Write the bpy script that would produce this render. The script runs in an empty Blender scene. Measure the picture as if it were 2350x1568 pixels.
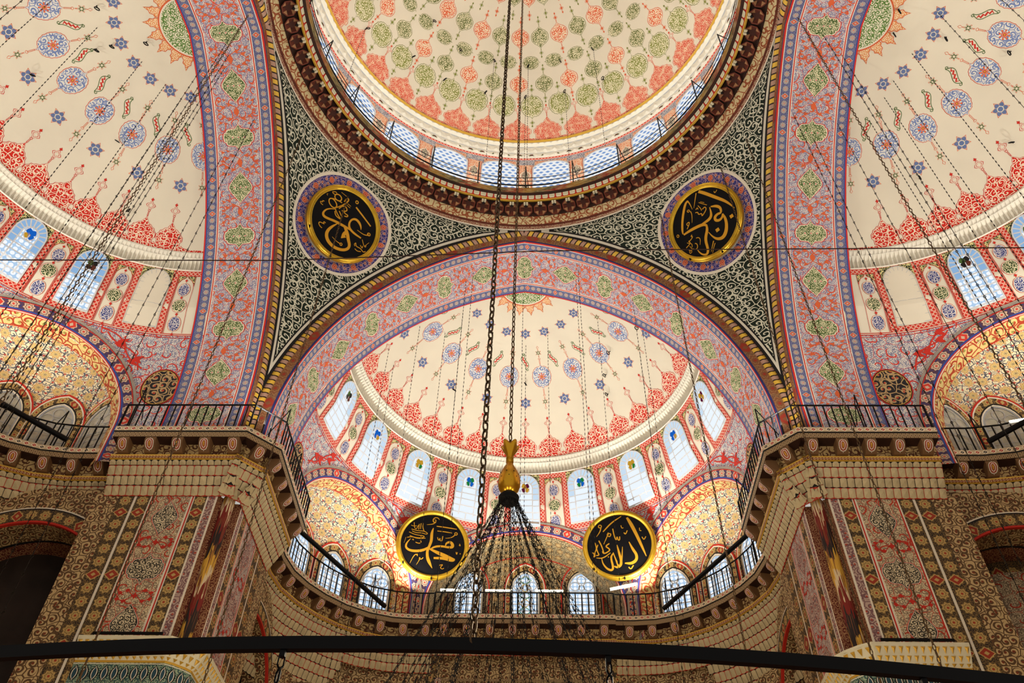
import bpy, random
from math import *
from mathutils import Vector, Matrix
from mathutils.geometry import tessellate_polygon
C = bpy.context.scene.collection
Z0 = 19.63            # the arches spring this high above the floor
RND = random.Random(7)
rad = radians

# ------------------------------------------------------------------ node expressions
class X:
    def __init__(s, nt, k): s.nt, s.k = nt, k
    def _m(s, op, *a):
        n = s.nt.nodes.new('ShaderNodeMath'); n.operation = op
        for i, q in enumerate(a):
            q = q.k if isinstance(q, X) else q
            if isinstance(q, (int, float)): n.inputs[i].default_value = q
            else: s.nt.links.new(q, n.inputs[i])
        return X(s.nt, n.outputs[0])
    def __add__(s, o): return s._m('ADD', s, o)
    __radd__ = __add__
    def __sub__(s, o): return s._m('SUBTRACT', s, o)
    def __rsub__(s, o): return s._m('SUBTRACT', o, s)
    def __mul__(s, o): return s._m('MULTIPLY', s, o)
    __rmul__ = __mul__
    def __truediv__(s, o): return s._m('DIVIDE', s, o)
    def fract(s): return s._m('FRACT', s)
    def floor(s): return s._m('FLOOR', s)
    def sin(s): return s._m('SINE', s)
    def abs(s): return s._m('ABSOLUTE', s)
    def sqrt(s): return s._m('SQRT', s)
    def lt(s, o): return s._m('LESS_THAN', s, o)
    def gt(s, o): return s._m('GREATER_THAN', s, o)
    def min(s, o): return s._m('MINIMUM', s, o)
    def max(s, o): return s._m('MAXIMUM', s, o)
    def mod(s, o): return s._m('FLOORED_MODULO', s, o)
    def atan2(s, o): return s._m('ARCTAN2', s, o)
def hyp(a, b): return (a*a+b*b).sqrt()

def lin(c):
    return tuple((x/255/12.92 if x/255 <= .04045 else ((x/255+.055)/1.055)**2.4) for x in c)+(1,)

class Mat:
    """one procedural material; the painted pattern lives in the metre-scaled UV map"""
    def __init__(s, name, rough=.75, metal=0.0, spec=.3):
        s.m = bpy.data.materials.new(name); s.m.use_nodes = True
        s.nt = s.m.node_tree; s.nt.nodes.clear()
        s.out = s.nt.nodes.new('ShaderNodeOutputMaterial')
        s.rough, s.metal, s.spec = rough, metal, spec
    def uv(s):
        n = s.nt.nodes.new('ShaderNodeUVMap'); n.uv_map = 'UVMap'
        q = s.nt.nodes.new('ShaderNodeSeparateXYZ'); s.nt.links.new(n.outputs[0], q.inputs[0])
        return X(s.nt, q.outputs[0]), X(s.nt, q.outputs[1])
    def vec(s, u, v, w=0.0):
        n = s.nt.nodes.new('ShaderNodeCombineXYZ')
        for i, q in enumerate((u, v, w)):
            if isinstance(q, X): s.nt.links.new(q.k, n.inputs[i])
            else: n.inputs[i].default_value = q
        return n.outputs[0]
    def noise(s, u, v, scale=1, detail=2):
        n = s.nt.nodes.new('ShaderNodeTexNoise'); n.noise_dimensions = '2D'
        n.inputs['Scale'].default_value = scale; n.inputs['Detail'].default_value = detail
        s.nt.links.new(s.vec(u, v), n.inputs['Vector']); return X(s.nt, n.outputs[0])
    def objnoise(s, scale=1, detail=3):
        t = s.nt.nodes.new('ShaderNodeTexCoord')
        n = s.nt.nodes.new('ShaderNodeTexNoise'); n.inputs['Scale'].default_value = scale; n.inputs['Detail'].default_value = detail
        s.nt.links.new(t.outputs['Object'], n.inputs['Vector']); return X(s.nt, n.outputs[0])
    def voro(s, u, v, scale, edge=False, rnd=1.0):
        n = s.nt.nodes.new('ShaderNodeTexVoronoi'); n.voronoi_dimensions = '2D'
        n.feature = 'DISTANCE_TO_EDGE' if edge else 'F1'
        n.inputs['Scale'].default_value = scale; n.inputs['Randomness'].default_value = rnd
        s.nt.links.new(s.vec(u, v), n.inputs['Vector'])
        if edge: return X(s.nt, n.outputs['Distance'])
        q = s.nt.nodes.new('ShaderNodeSeparateXYZ'); s.nt.links.new(n.outputs['Position'], q.inputs[0])
        c = s.nt.nodes.new('ShaderNodeSeparateColor'); s.nt.links.new(n.outputs['Color'], c.inputs[0])
        return X(s.nt, n.outputs['Distance']), X(s.nt, q.outputs[0]), X(s.nt, q.outputs[1]), X(s.nt, c.outputs[0])
    def col(s, c):
        n = s.nt.nodes.new('ShaderNodeRGB'); n.outputs[0].default_value = lin(c); return X(s.nt, n.outputs[0])
    def mix(s, f, a, b):
        n = s.nt.nodes.new('ShaderNodeMix'); n.data_type = 'RGBA'
        for q, i in ((f, 0), (a, 6), (b, 7)):
            if isinstance(q, tuple): n.inputs[i].default_value = lin(q)
            elif isinstance(q, (int, float)): n.inputs[i].default_value = q
            else: s.nt.links.new(q.k, n.inputs[i])
        return X(s.nt, n.outputs[2])
    def curls(s, u, v, scale, arms=1, turns=16., thr=.25, seed=0.0, stem=.055):
        """scrolling vine: a small spiral in every cell of a loose net, linked by stems along the net; 1 on the vine"""
        wu = u + (s.noise(u, v, scale*.8, 1)-.5)*(.5/scale)+seed
        d, px, py, r = s.voro(wu, v, scale, rnd=.8)
        du, dv = wu-px, v-py
        a = dv.atan2(du)
        sp = (a*arms + d*turns + r*6.3).sin().gt(thr)
        body = sp*d.lt(.52)
        e = s.voro(wu, v, scale, True, .8)
        return body.max(e.lt(stem)), d, r
    def flowers(s, u, v, scale, petals=5, rad_=.3, rnd=.35):
        d, px, py, r = s.voro(u, v, scale, rnd=rnd)
        a = (v-py).atan2(u-px)
        w = d + (a*petals).sin()*.06
        return w, r
    def done(s, color, bump=None):
        b = s.nt.nodes.new('ShaderNodeBsdfPrincipled')
        b.inputs['Roughness'].default_value = s.rough; b.inputs['Metallic'].default_value = s.metal
        b.inputs['Specular IOR Level'].default_value = s.spec
        if isinstance(color, tuple): b.inputs['Base Color'].default_value = lin(color)
        else: s.nt.links.new(color.k, b.inputs['Base Color'])
        s.nt.links.new(b.outputs[0], s.out.inputs[0]); return s.m
    def glow(s, color, strength):
        b = s.nt.nodes.new('ShaderNodeEmission'); b.inputs[1].default_value = strength
        if isinstance(color, tuple): b.inputs[0].default_value = lin(color)
        else: s.nt.links.new(color.k, b.inputs[0])
        s.nt.links.new(b.outputs[0], s.out.inputs[0]); return s.m

MATS = {}
def flat(name, c, rough=.75, metal=0., spec=.3, var=.0, vs=3.):
    m = Mat(name, rough, metal, spec)
    if var:
        n = m.objnoise(vs); d = tuple(int(x*(1-var)) for x in c)
        MATS[name] = m.done(m.mix((n-.3)*1.6, d, c))
    else: MATS[name] = m.done(c)
def arab(name, bg, fg, scale, thr=.2, turns=16., third=None):
    m = Mat(name); u, v = m.uv()
    k, d, r = m.curls(u, v, scale, 1, turns, thr)
    c = m.mix(k, bg, fg)
    if third: c = m.mix(d.lt(.13), c, third)
    MATS[name] = m.done(c)

CREAM = (232, 222, 200)
RED = (196, 44, 30); ORED = (214, 96, 52); BLUE = (84, 104, 158); NAVY = (40, 44, 98); GREEN = (52, 78, 34)
def make_materials():
    flat('plaster', CREAM, var=.05, vs=.6)
    flat('white_stucco', (236, 229, 212), var=.05, vs=2)
    flat('line_white', (230, 220, 200)); flat('line_red', RED); flat('line_orange', ORED)
    flat('line_green', (70, 100, 44)); flat('line_black', (18, 15, 16)); flat('line_blue', (52, 70, 140))
    flat('star_blue', (108, 128, 176), var=.15, vs=9); flat('gold_paint', (206, 160, 52), .45, .3, .5)
    flat('olive', (128, 134, 62)); flat('grey_moulding', (170, 156, 142), var=.2)
    flat('iron', (14, 13, 14), .55, .6); flat('bronze_chain', (92, 70, 44), .5, .5); flat('dark_chain', (34, 28, 22), .5, .6)
    flat('brass', (214, 158, 40), .28, .9, .5); flat('gilt', (222, 178, 50), .35, .75, .5, .12, 6)
    flat('black_lacquer', (6, 5, 7), .6, 0, .12); flat('gold_leaf', (206, 150, 40), .4, .6)
    flat('came', (206, 208, 212)); flat('came_grey', (176, 178, 184)); flat('marble', (214, 206, 186), var=.25, vs=4)
    flat('brown_red', (120, 52, 32), var=.35, vs=5); flat('brown_dark', (66, 36, 24), var=.3, vs=5); flat('tan', (176, 130, 92), var=.3, vs=5)
    flat('stone', (222, 202, 158), var=.14, vs=4); flat('stone_white', (232, 222, 190), var=.08, vs=4)
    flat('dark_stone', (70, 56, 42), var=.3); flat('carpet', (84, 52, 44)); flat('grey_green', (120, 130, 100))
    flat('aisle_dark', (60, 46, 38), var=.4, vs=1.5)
    arab('arab_blue', (220, 218, 210), (112, 130, 178), 5., .05, 14)
    arab('arab_red', (200, 36, 22), (238, 222, 196), 5., .62, 13)
    arab('arab_orange', (238, 222, 192), (220, 96, 56), 5.4, -.05, 14)
    arab('arab_olive', (230, 222, 188), (128, 134, 60), 5.2, -.05, 14)
    arab('arab_olive_dark', (224, 216, 180), (100, 108, 56), 5.8, -.05, 14)
    arab('arab_green', (232, 226, 200), (84, 124, 46), 6., -.05, 15)
    arab('arab_green_dark', (42, 66, 26), (224, 216, 176), 7, .45, 14)
    arab('arab_gold_sun', (240, 226, 190), (222, 140, 78), 7, -.1, 17)
    arab('arab_navy', (52, 60, 122), (214, 208, 206), 7.5, .5, 14)
    arab('arab_black', (30, 30, 26), (222, 212, 178), 7.5, .1, 15)
    arab('arab_grey', (222, 208, 178), (62, 60, 66), 6.5, .0, 15)
    arab('pendentive_scroll', (14, 28, 16), (212, 208, 186), 3.1, .52, 14)
    arab('pier_capsule', (222, 206, 170), (52, 46, 38), 7, .0, 15)
    arab('brown_scroll', (196, 168, 120), (92, 66, 42), 4.2, .05, 14, (120, 56, 34))
    arab('frieze_scroll', (196, 166, 112), (88, 50, 30), 4.5, .35, 10)
    arab('dark_red_scroll', (94, 34, 26), (164, 120, 84), 6, .2, 14)
    arab('gold_red_scroll', (216, 192, 126), (168, 60, 34), 2.8, .5, 11, (146, 140, 72))
    arab('mauve_scroll', (188, 160, 146), (122, 86, 88), 5, .1, 15, (176, 70, 52))
    arab('black_corner', (30, 26, 30), (182, 150, 104), 3.4, .25, 13, (176, 66, 44))
    arab('beige_arab', (206, 178, 130), (110, 62, 40), 5, .1, 15, (166, 50, 34))
    arab('green_spandrel', (28, 44, 24), (214, 202, 140), 9, -.2, 9)
    # broad arch field: pale ground, dense blue scrolls, red leaves on thin stems
    def field(name, bg, c1, c2, s1, s2):
        m = Mat(name); u, v = m.uv()
        k, d, r = m.curls(u, v, s1, 1, 13., -.25)
        c = m.mix(k, bg, c1)
        k2, d2, r2 = m.curls(u, v, s2, 1, 9., .90, 3.3, .014)
        c = m.mix(k2, c, c2)
        MATS[name] = m.done(c)
    field('arch_field', (216, 204, 194), (128, 126, 156), (210, 82, 54), 8.5, 2.6)
    field('spandrel_field', (230, 220, 204), (122, 124, 150), (204, 54, 40), 8, 2.2)
    field('pier_field', (224, 204, 164), (140, 120, 98), (186, 62, 40), 7.5, 2.4)
    field('mauve_field', (204, 188, 174), (150, 128, 126), (176, 84, 62), 8, 2.4)
    # flower-and-ring strip
    def strip(name, bg, ring, fill, flower, p=.30, w=.34):
        m = Mat(name); u, v = m.uv()
        n = (u/p).floor(); fu = ((u/p).fract()-.5)*p
        d = hyp(fu, v); d = d*(1+(v.atan2(fu)*8).sin()*.13)
        c = m.mix(m.curls(u, v, 9, 1, 14., .2)[0], bg, ring)
        c = m.mix(d.lt(p*.40), c, ring); c = m.mix(d.lt(p*.35), c, fill); c = m.mix(d.lt(p*.24), c, ring); c = m.mix(d.lt(p*.19), c, fill); c = m.mix(d.lt(p*.08), c, flower)
        di = fu.abs()+v.abs()*.8
        sel = (n.mod(5.)).lt(.5)
        c = m.mix(sel*di.lt(p*.44), c, fill); c = m.mix(sel*di.lt(p*.36), c, flower); c = m.mix(sel*di.lt(p*.14), c, fill)
        MATS[name] = m.done(c)
    strip('blue_strip', (112, 118, 158), (84, 84, 118), (192, 176, 160), (206, 92, 66), .24)
    strip('navy_strip', (44, 50, 104), (96, 60, 60), (204, 176, 150), (206, 60, 44), .42)
    strip('black_gold_strip', (40, 34, 30), (122, 96, 58), (190, 158, 96), (158, 56, 36), .40)
    strip('gold_dark_strip', (112, 84, 48), (46, 36, 30), (170, 130, 74), (140, 46, 32), .62)
    strip('brown_strip', (106, 70, 56), (150, 110, 70), (128, 78, 50), (150, 52, 36), .66)
    m = Mat('roundel_band'); u, v = m.uv()
    k, d, r = m.curls(u, v, 6.5, 1, 9., .80); w, r2 = m.flowers(u, v, 4.6, 5, .3, .6)
    c = m.mix(k, (50, 50, 124), (170, 140, 160)); c = m.mix(w.lt(.25), c, (206, 170, 150)); c = m.mix(w.lt(.14), c, (180, 80, 60))
    MATS['roundel_band'] = m.done(c)
    # knotwork border
    def guil(name, a, b, p, t=.32):
        m = Mat(name); u, v = m.uv()
        f1 = (((u+v)/p).fract()-.5).abs(); f2 = (((u-v)/p).fract()-.5).abs()
        k = f1.lt(t*.5).max(f2.lt(t*.5)); chk = (((u+v)/p).floor()+((u-v)/p).floor()).mod(2.)
        k2 = f1.lt(t*.15).max(f2.lt(t*.15))
        MATS[name] = m.done(m.mix(k*(1-k2), a, b))
    guil('red_guilloche', (200, 44, 30), (234, 214, 190), .15, .26)
    guil('brown_guilloche', (84, 52, 38), (196, 170, 124), .11, .5)
    guil('tile_lattice', (60, 84, 70), (190, 196, 160), .24, .22)
    m = Mat('lozenge_band'); u, v = m.uv()
    k = ((u/.22).fract()-.5).abs()*2+v.abs()*11; s2 = (u/.22).floor().mod(3.)
    MATS['lozenge_band'] = m.done(m.mix(k.lt(1.0), (200, 176, 142), m.mix(k.gt(.55).max(k.lt(.2)), m.mix(s2.lt(.5), (186, 40, 32), (40, 34, 32)), (226, 210, 180))))
    # gilded rope with dark chevrons
    m = Mat('rope', .45, .25, .4); u, v = m.uv()
    t = (u/.19+v.abs()*3.2).fract(); n = (u/.19+v.abs()*3.2).floor().mod(2.)
    MATS['rope'] = m.done(m.mix(t.lt(.24), m.mix(n.lt(.5), (222, 180, 66), (178, 140, 120)), (40, 18, 22)))
    # flame-painted engaged column and drum cornice edge
    m = Mat('flame'); u, v = m.uv()
    n = m.noise(u*9, v*.55, 1, 2); z = m.noise(u*30, v*1.2, 1, 1)
    t = (v*.42+n*1.1).fract()
    c = m.mix(t.gt(.38), (120, 34, 26), (208, 160, 60)); c = m.mix(t.gt(.68), c, (40, 32, 30)); c = m.mix((t-.38).abs().lt(.09), c, (214, 190, 150))
    MATS['flame'] = m.done(m.mix(z.gt(.62), c, (120, 70, 40)))
    m = Mat('ikat'); u, v = m.uv()
    t = (u*.5+m.noise(u*.6, v*26, 1, 1)*.9).fract(); z = m.noise(u*3, v*50, 1, 1)
    c = m.mix(t.gt(.35), (136, 38, 26), (150, 110, 38)); c = m.mix(t.gt(.68), c, (84, 78, 48)); c = m.mix(z.gt(.6), c, (176, 156, 110))
    MATS['ikat'] = m.done(c)
    # carpet-like exedra painting: rosettes on a net of blue scrolls
    m = Mat('exedra_carpet'); u, v = m.uv()
    k, d, r = m.curls(u, v, 4.4, 1, 12., .5)
    c = m.mix(k, (230, 218, 184), (84, 86, 98))
    w, r = m.flowers(u, v, 1.9, 8, .3, .25)
    c = m.mix(w.lt(.36), c, (232, 218, 180)); c = m.mix(w.lt(.33), c, (168, 92, 44)); c = m.mix(w.lt(.285), c, (226, 204, 150)); c = m.mix(w.lt(.22), c, (196, 150, 66)); c = m.mix(w.lt(.14), c, (228, 212, 160)); c = m.mix(w.lt(.07), c, (110, 80, 50))
    w2, r2 = m.flowers(u+.26, v+.26, 3.8, 5, .3, .5)
    c = m.mix(w2.lt(.15)*w.gt(.36), c, (184, 66, 48))
    MATS['exedra_carpet'] = m.done(c)
    m = Mat('exedra_brown'); u, v = m.uv()
    k, d, r = m.curls(u, v, 5., 1, 12., .1)
    c = m.mix(k, (186, 166, 124), (104, 92, 70)); w, r = m.flowers(u, v, 2.2, 8, .3, .3)
    c = m.mix(w.lt(.3), c, (150, 110, 62)); c = m.mix(w.lt(.2), c, (196, 170, 120))
    MATS['exedra_brown'] = m.done(c)
    # drum
    m = Mat('drum_panel'); u, v = m.uv()
    k, d, r = m.curls(u, v, 7, 1, 14., -.1)
    MATS['drum_panel'] = m.done(m.mix(k, (234, 216, 186), (222, 120, 78)))
    arab('drum_grey', (214, 210, 206), (120, 120, 140), 6, -.1, 14)
    # calligraphy-panel tile frieze
    m = Mat('tile_frieze'); u, v = m.uv()
    d = hyp(((u/.26).fract()-.5)*.26, v*.7)
    MATS['tile_frieze'] = m.done(m.mix(d.lt(.12)*d.gt(.06), (206, 206, 176), (28, 44, 56)))
    arab('tile_green', (150, 168, 140), (52, 84, 84), 8, 0, 14)
    # glass: daylight put into the glow of the leaded panes themselves
    def glass(name, c, e, c2=None, sc=5.):
        m = Mat(name)
        if c2:
            u, v = m.uv(); d = hyp(((u*sc).fract()-.5), ((v*sc).fract()-.5))
            MATS[name] = m.glow(m.mix(d.lt(.40), c, c2), e)
        else: MATS[name] = m.glow(c, e)
    glass('pane_white', (232, 242, 252), 1.05); glass('pane_pale', (206, 228, 248), .95); glass('pane_sky', (150, 190, 232), .85)
    glass('pane_blue', (104, 158, 222), .75); glass('pane_bottle', (176, 206, 236), 1.0, (246, 250, 255), 5.5)
    glass('pane_green', (40, 150, 70), .6); glass('pane_cobalt', (30, 110, 220), .7); glass('pane_amber', (226, 170, 50), .7); glass('pane_ruby', (120, 30, 70), .5)
    glass('pane_deep', (40, 110, 190), .8)
    # pierced drum windows: daylight put into glowing blue lozenges and a glowing white grille
    m = Mat('drum_glass'); u, v = m.uv()
    p = .30; row = (v/(p*.8)).floor(); fu = ((u/p+row.mod(2.)*.5).fract()-.5); fv = ((v/(p*.8)).fract()-.5)
    d = fu.abs()*1.25+fv*fv*2.2+fv.abs()*.35
    MATS['drum_glass'] = m.glow(m.mix(d.lt(.46), (244, 244, 244), m.mix(d.lt(.34), (176, 196, 226), (120, 154, 206))), .95)
    m = Mat('tube_light'); MATS['tube_light'] = m.glow((255, 250, 220), 9.)

# ------------------------------------------------------------------ mesh builder
class MB:
    def __init__(s): s.v, s.f, s.mi, s.uv, s.mats = [], [], [], [], []
    def _i(s, m):
        if m not in s.mats: s.mats.append(m)
        return s.mats.index(m)
    def face(s, pts, mat, uv=None):
        n = len(s.v); s.v.extend(pts); s.f.append(tuple(range(n, n+len(pts)))); s.mi.append(s._i(mat))
        s.uv.extend(uv if uv else [(0., 0.)]*len(pts))
    def grid(s, P, mat, UV=None, skip=None):
        """P rows of points sharing vertices; mat a name or f(i,j)"""
        n = len(s.v); w = len(P[0])
        for r in P: s.v.extend(r)
        for i in range(len(P)-1):
            for j in range(w-1):
                if skip and skip(i, j): continue
                s.f.append((n+i*w+j, n+i*w+j+1, n+(i+1)*w+j+1, n+(i+1)*w+j))
                s.mi.append(s._i(mat(i, j) if callable(mat) else mat))
                if UV: s.uv.extend((UV[i][j], UV[i][j+1], UV[i+1][j+1], UV[i+1][j]))
                else: s.uv.extend(((0., 0.),)*4)
    def band(s, A, B, mat, closed=True, ua=None, ub=None):
        n = len(s.v); k = len(A); s.v.extend(A); s.v.extend(B); q = s._i(mat)
        for i in range(k if closed else k-1):
            j = (i+1) % k
            s.f.append((n+i, n+j, n+k+j, n+k+i)); s.mi.append(q)
            s.uv.extend((ua[i], ua[j], ub[j], ub[i]) if ua else ((0., 0.),)*4)
    def fan(s, c, A, mat, uc=None, ua=None):
        n = len(s.v); k = len(A); s.v.append(c); s.v.extend(A); q = s._i(mat)
        for i in range(k):
            j = (i+1) % k
            s.f.append((n, n+1+i, n+1+j)); s.mi.append(q)
            s.uv.extend((uc, ua[i], ua[j]) if ua else ((0., 0.),)*3)
    def ngon(s, mp, L, mat, off):
        """flat outline L of (u,v), cut into triangles and laid on a surface by mp"""
        tr = tessellate_polygon([[Vector((a, b, 0)) for a, b in L]])
        n = len(s.v); s.v.extend(mp(a, b, off) for a, b in L); q = s._i(mat)
        for t in tr:
            s.f.append(tuple(n+i for i in t)); s.mi.append(q); s.uv.extend(L[i] for i in t)
    def tube(s, P, r, mat, n=6, closed=False, cap=True):
        P = [Vector(p) for p in P]; k = len(P); rows = []
        up = None; L = 0; UV = []
        for i, p in enumerate(P):
            a = P[i-1] if (i or closed) else p; b = P[(i+1) % k] if (i < k-1 or closed) else p
            t = (b-a).normalized()
            if up is None:
                up = t.orthogonal().normalized()
            up = (up-t*up.dot(t)).normalized(); bi = t.cross(up)
            if i: L += (p-P[i-1]).length
            rr = r[i] if isinstance(r, (list, tuple)) else r
            rows.append([tuple(p+(up*cos(2*pi*j/n)+bi*sin(2*pi*j/n))*rr) for j in range(n+1)])
            UV.append([(L, (j/n-.5)) for j in range(n+1)])
        if closed: rows.append(rows[0]); UV.append(UV[0])
        s.grid(rows, mat, UV)
        if cap and not closed:
            for q in (rows[0], rows[-1]): s.face(q[:-1], mat)
    def box(s, c, d, mat, ax=None):
        ax = ax or ((1, 0, 0), (0, 1, 0), (0, 0, 1)); c = Vector(c)
        A = [Vector(a)*(q/2) for a, q in zip(ax, d)]
        k = [tuple(c+A[0]*i+A[1]*j+A[2]*l) for i in (-1, 1) for j in (-1, 1) for l in (-1, 1)]
        for q in ((0, 1, 3, 2), (4, 6, 7, 5), (0, 4, 5, 1), (2, 3, 7, 6), (0, 2, 6, 4), (1, 5, 7, 3)):
            s.face([k[i] for i in q], mat, [(k[i][0]+k[i][1], k[i][2]) for i in q])
    def lathe(s, pr, c, mat, n=32, a0=0, a1=2*pi):
        P = [[(c[0]+r*sin(a0+(a1-a0)*j/n), c[1]+r*cos(a0+(a1-a0)*j/n), c[2]+z) for j in range(n+1)] for r, z in pr]
        L = [0]
        for i in range(1, len(pr)): L.append(L[-1]+hypot(pr[i][0]-pr[i-1][0], pr[i][1]-pr[i-1][1]))
        UV = [[((a0+(a1-a0)*j/n)*max(p[0] for p in pr), L[i]) for j in range(n+1)] for i in range(len(pr))]
        s.grid(P, mat if not isinstance(mat, (list, tuple)) else (lambda i, j: mat[i]), UV)
    def build(s, name, par=None, O=None, rot=0., smooth=False):
        me = bpy.data.meshes.new(name)
        O = par['_o'] if par is not None else (O or (0., 0., 0.))
        O = tuple(O); me.from_pydata([(x-O[0], y-O[1], z-O[2]) for x, y, z in s.v], [], s.f)
        for q in s.mats: me.materials.append(MATS[q])
        me.polygons.foreach_set('material_index', s.mi)
        if smooth: me.polygons.foreach_set('use_smooth', [True]*len(s.f))
        l = me.uv_layers.new(name='UVMap'); l.data.foreach_set('uv', [q for p in s.uv for q in p])
        me.update()
        o = bpy.data.objects.new(name, me); C.objects.link(o)
        if par is not None: o.parent = par
        else: seat(o, O, rot)
        return o
def seat(o, O, rot=0.):
    c, n = cos(rot), sin(rot)
    o.location = (O[0]*c-O[1]*n, O[0]*n+O[1]*c, O[2]+Z0); o.rotation_euler = (0, 0, rot); o['_o'] = tuple(float(q) for q in O)
def thing(name, label, cat, O=(0, 0, 0), rot=0., group=None):
    o = bpy.data.objects.new(name, None); C.objects.link(o); o.empty_display_size = .2
    seat(o, O, rot); return tag(o, label, cat, group)
def tag(o, label, cat, group=None):
    o['label'] = label; o['category'] = cat
    if group: o['group'] = group
    return o
def struct(o, label, cat='structure'):
    o['kind'] = 'structure'; o['label'] = label; o['category'] = cat; return o
def copy_thing(o, label, rot=None):
    c = o.copy(); C.objects.link(c); c['label'] = label
    for ch in list(o.children):
        d = ch.copy(); C.objects.link(d); d.parent = c
        for g in list(ch.children):
            e = g.copy(); C.objects.link(e); e.parent = d
    if rot is not None: seat(c, c['_o'], rot)
    return c

# ------------------------------------------------------------------ painted motifs
def mirror(ctrl, n=6, both=True):
    """right-hand control points from top to side; returns a closed loop symmetrical both ways (or left-right only)"""
    q = list(ctrl)
    if both: q = q+[(x, -y) for x, y in reversed(ctrl[:-1] if ctrl[-1][1] == 0 else ctrl)]
    if q[-1][0] == 0: q2 = q[:-1]
    else: q2 = q
    full = q+[(-x, y) for x, y in reversed(q[1:-1] if q[-1][0] == 0 else q[1:])]
    return full
def densify(L, n=2):
    o = []
    for i, (a, b) in enumerate(L):
        c, d = L[(i+1) % len(L)]
        for k in range(n): o.append((a+(c-a)*k/n, b+(d-b)*k/n))
    return o
def round_loop(L, it=1):
    for _ in range(it):
        o = []
        for i, (a, b) in enumerate(L):
            c, d = L[(i+1) % len(L)]
            o += [(a*.75+c*.25, b*.75+d*.25), (a*.25+c*.75, b*.25+d*.75)]
        L = o
    return L
OGEE = mirror([(0, 1), (.05, .89), (.13, .80), (.24, .775), (.34, .79), (.44, .75), (.55, .74), (.62, .66), (.76, .58), (.82, .46), (.94, .36), (.95, .2), (1, .1), (1, 0)])
MANDORLA = mirror([(0, 1), (.1, .88), (.28, .74), (.5, .56), (.72, .38), (.88, .22), (.98, .08), (1, 0)])
CART = mirror([(0, 1), (.07, .84), (.17, .70), (.24, .64), (.48, .62), (.66, .60), (.78, .52), (.82, .38), (.94, .32), (.98, .16), (1., 0)])
LENS = mirror([(0, 1), (.14, .84), (.36, .70), (.5, .62), (.64, .58), (.74, .48), (.90, .36), (1, .15), (1, 0)])
STAR = [(sin(pi*k/6)*(1 if k % 2 == 0 else .56), cos(pi*k/6)*(1 if k % 2 == 0 else .56)) for k in range(12)]
DISC = [(sin(pi*k/10), cos(pi*k/10)) for k in range(20)]
LOZ = [(sin(2*pi*k/20)*(1+.12*cos(4*pi*k/20*2)), cos(2*pi*k/20)) for k in range(20)]
QUAD = mirror([(0, 1), (.3, .72), (.34, .45), (.72, .34), (1, 0)])
KNOT = [(sin(pi*k/18)*(.72+.28*cos(pi*k/18*6)), cos(pi*k/18)*(.72+.28*cos(pi*k/18*6))) for k in range(36)]
CROWN = mirror([(0, 1), (.07, .86), (.2, .74), (.28, .64), (.46, .60), (.58, .50), (.74, .46), (.80, .34), (.95, .24), (.97, .04), (.84, -.06), (.86, -.26), (.70, -.34), (.74, -.46), (.5, -.5)], both=False)
def nest(m, mp, L, W, H, mats, ins, off=.006, c=(0, 0), rings=2):
    """concentric painted layers: mats[0] outermost; ins = inset in metres after each layer"""
    cur = 0.; seed = (c[0]*1.7+RND.random()*9, RND.random()*9)
    def loop(d): return [(c[0]+x*max(W-d, .002), c[1]+y*max(H-d, .002)) for x, y in L]
    for k, mt in enumerate(mats):
        a = loop(cur)
        if k < len(ins):
            b = loop(cur+ins[k])
            m.band([mp(*p, off) for p in a], [mp(*p, off) for p in b], mt)
            cur += ins[k]
        else:
            f = 1.
            for r in range(rings):
                g = 1-(r+1)/(rings+1)
                a = [(c[0]+(x-c[0])*f, c[1]+(y-c[1])*f) for x, y in loop(cur)]; b = [(c[0]+(x-c[0])*g, c[1]+(y-c[1])*g) for x, y in loop(cur)]
                sh = lambda q: [(x+seed[0], y+seed[1]) for x, y in q]
                m.band([mp(*p, off) for p in a], [mp(*p, off) for p in b], mt, True, sh(a), sh(b)); f = g
            m.fan(mp(c[0], c[1], off), [mp(*p, off) for p in b], mt, (c[0]+seed[0], c[1]+seed[1]), sh(b))
def stroke(m, mp, L, w, mat, off=.006):
    """painted line of width w through points L"""
    A, B = [], []
    for i, p in enumerate(L):
        a = L[max(i-1, 0)]; b = L[min(i+1, len(L)-1)]
        dx, dy = b[0]-a[0], b[1]-a[1]; d = hypot(dx, dy) or 1
        ww = w[i] if isinstance(w, (list, tuple)) else w
        A.append((p[0]-dy/d*ww/2, p[1]+dx/d*ww/2)); B.append((p[0]+dy/d*ww/2, p[1]-dx/d*ww/2))
    m.band([mp(*p, off) for p in A], [mp(*p, off) for p in B], mat, False, A, B)
def link_tail(m, mp, v0, v1, sg, line='line_orange', core='olive'):
    """stem, bead, knot and arrow that hang above / below a medallion from v0 to v1"""
    L = abs(v1-v0); V = lambda t: v0+sg*t*L
    for x in (-.018, .018): stroke(m, mp, [(x, V(0)), (x, V(.3))], .014, line)
    nest(m, mp, DISC, .055, .04, [line, 'plaster'], [.014], .007, (0, V(.3)), 1)
    for x in (-.014, .014): stroke(m, mp, [(x, V(.38)), (x, V(.5))], .012, line)
    nest(m, mp, KNOT, .14, .16, [line, 'plaster', 'line_green', 'plaster'], [.018, .02, .022], .008, (0, V(.62)), 1)
    for a in range(6):
        nest(m, mp, DISC, .022, .022, ['line_green' if core == 'olive' else core], [], .010, (.055*sin(a*pi/3), V(.62)+.055*cos(a*pi/3)), 1)
    stroke(m, mp, [(0, V(.76)), (0, V(.9))], .02, line)
    nest(m, mp, MANDORLA, .05, .08, [line, 'plaster'], [.016], .008, (0, V(.92)), 1)
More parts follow.
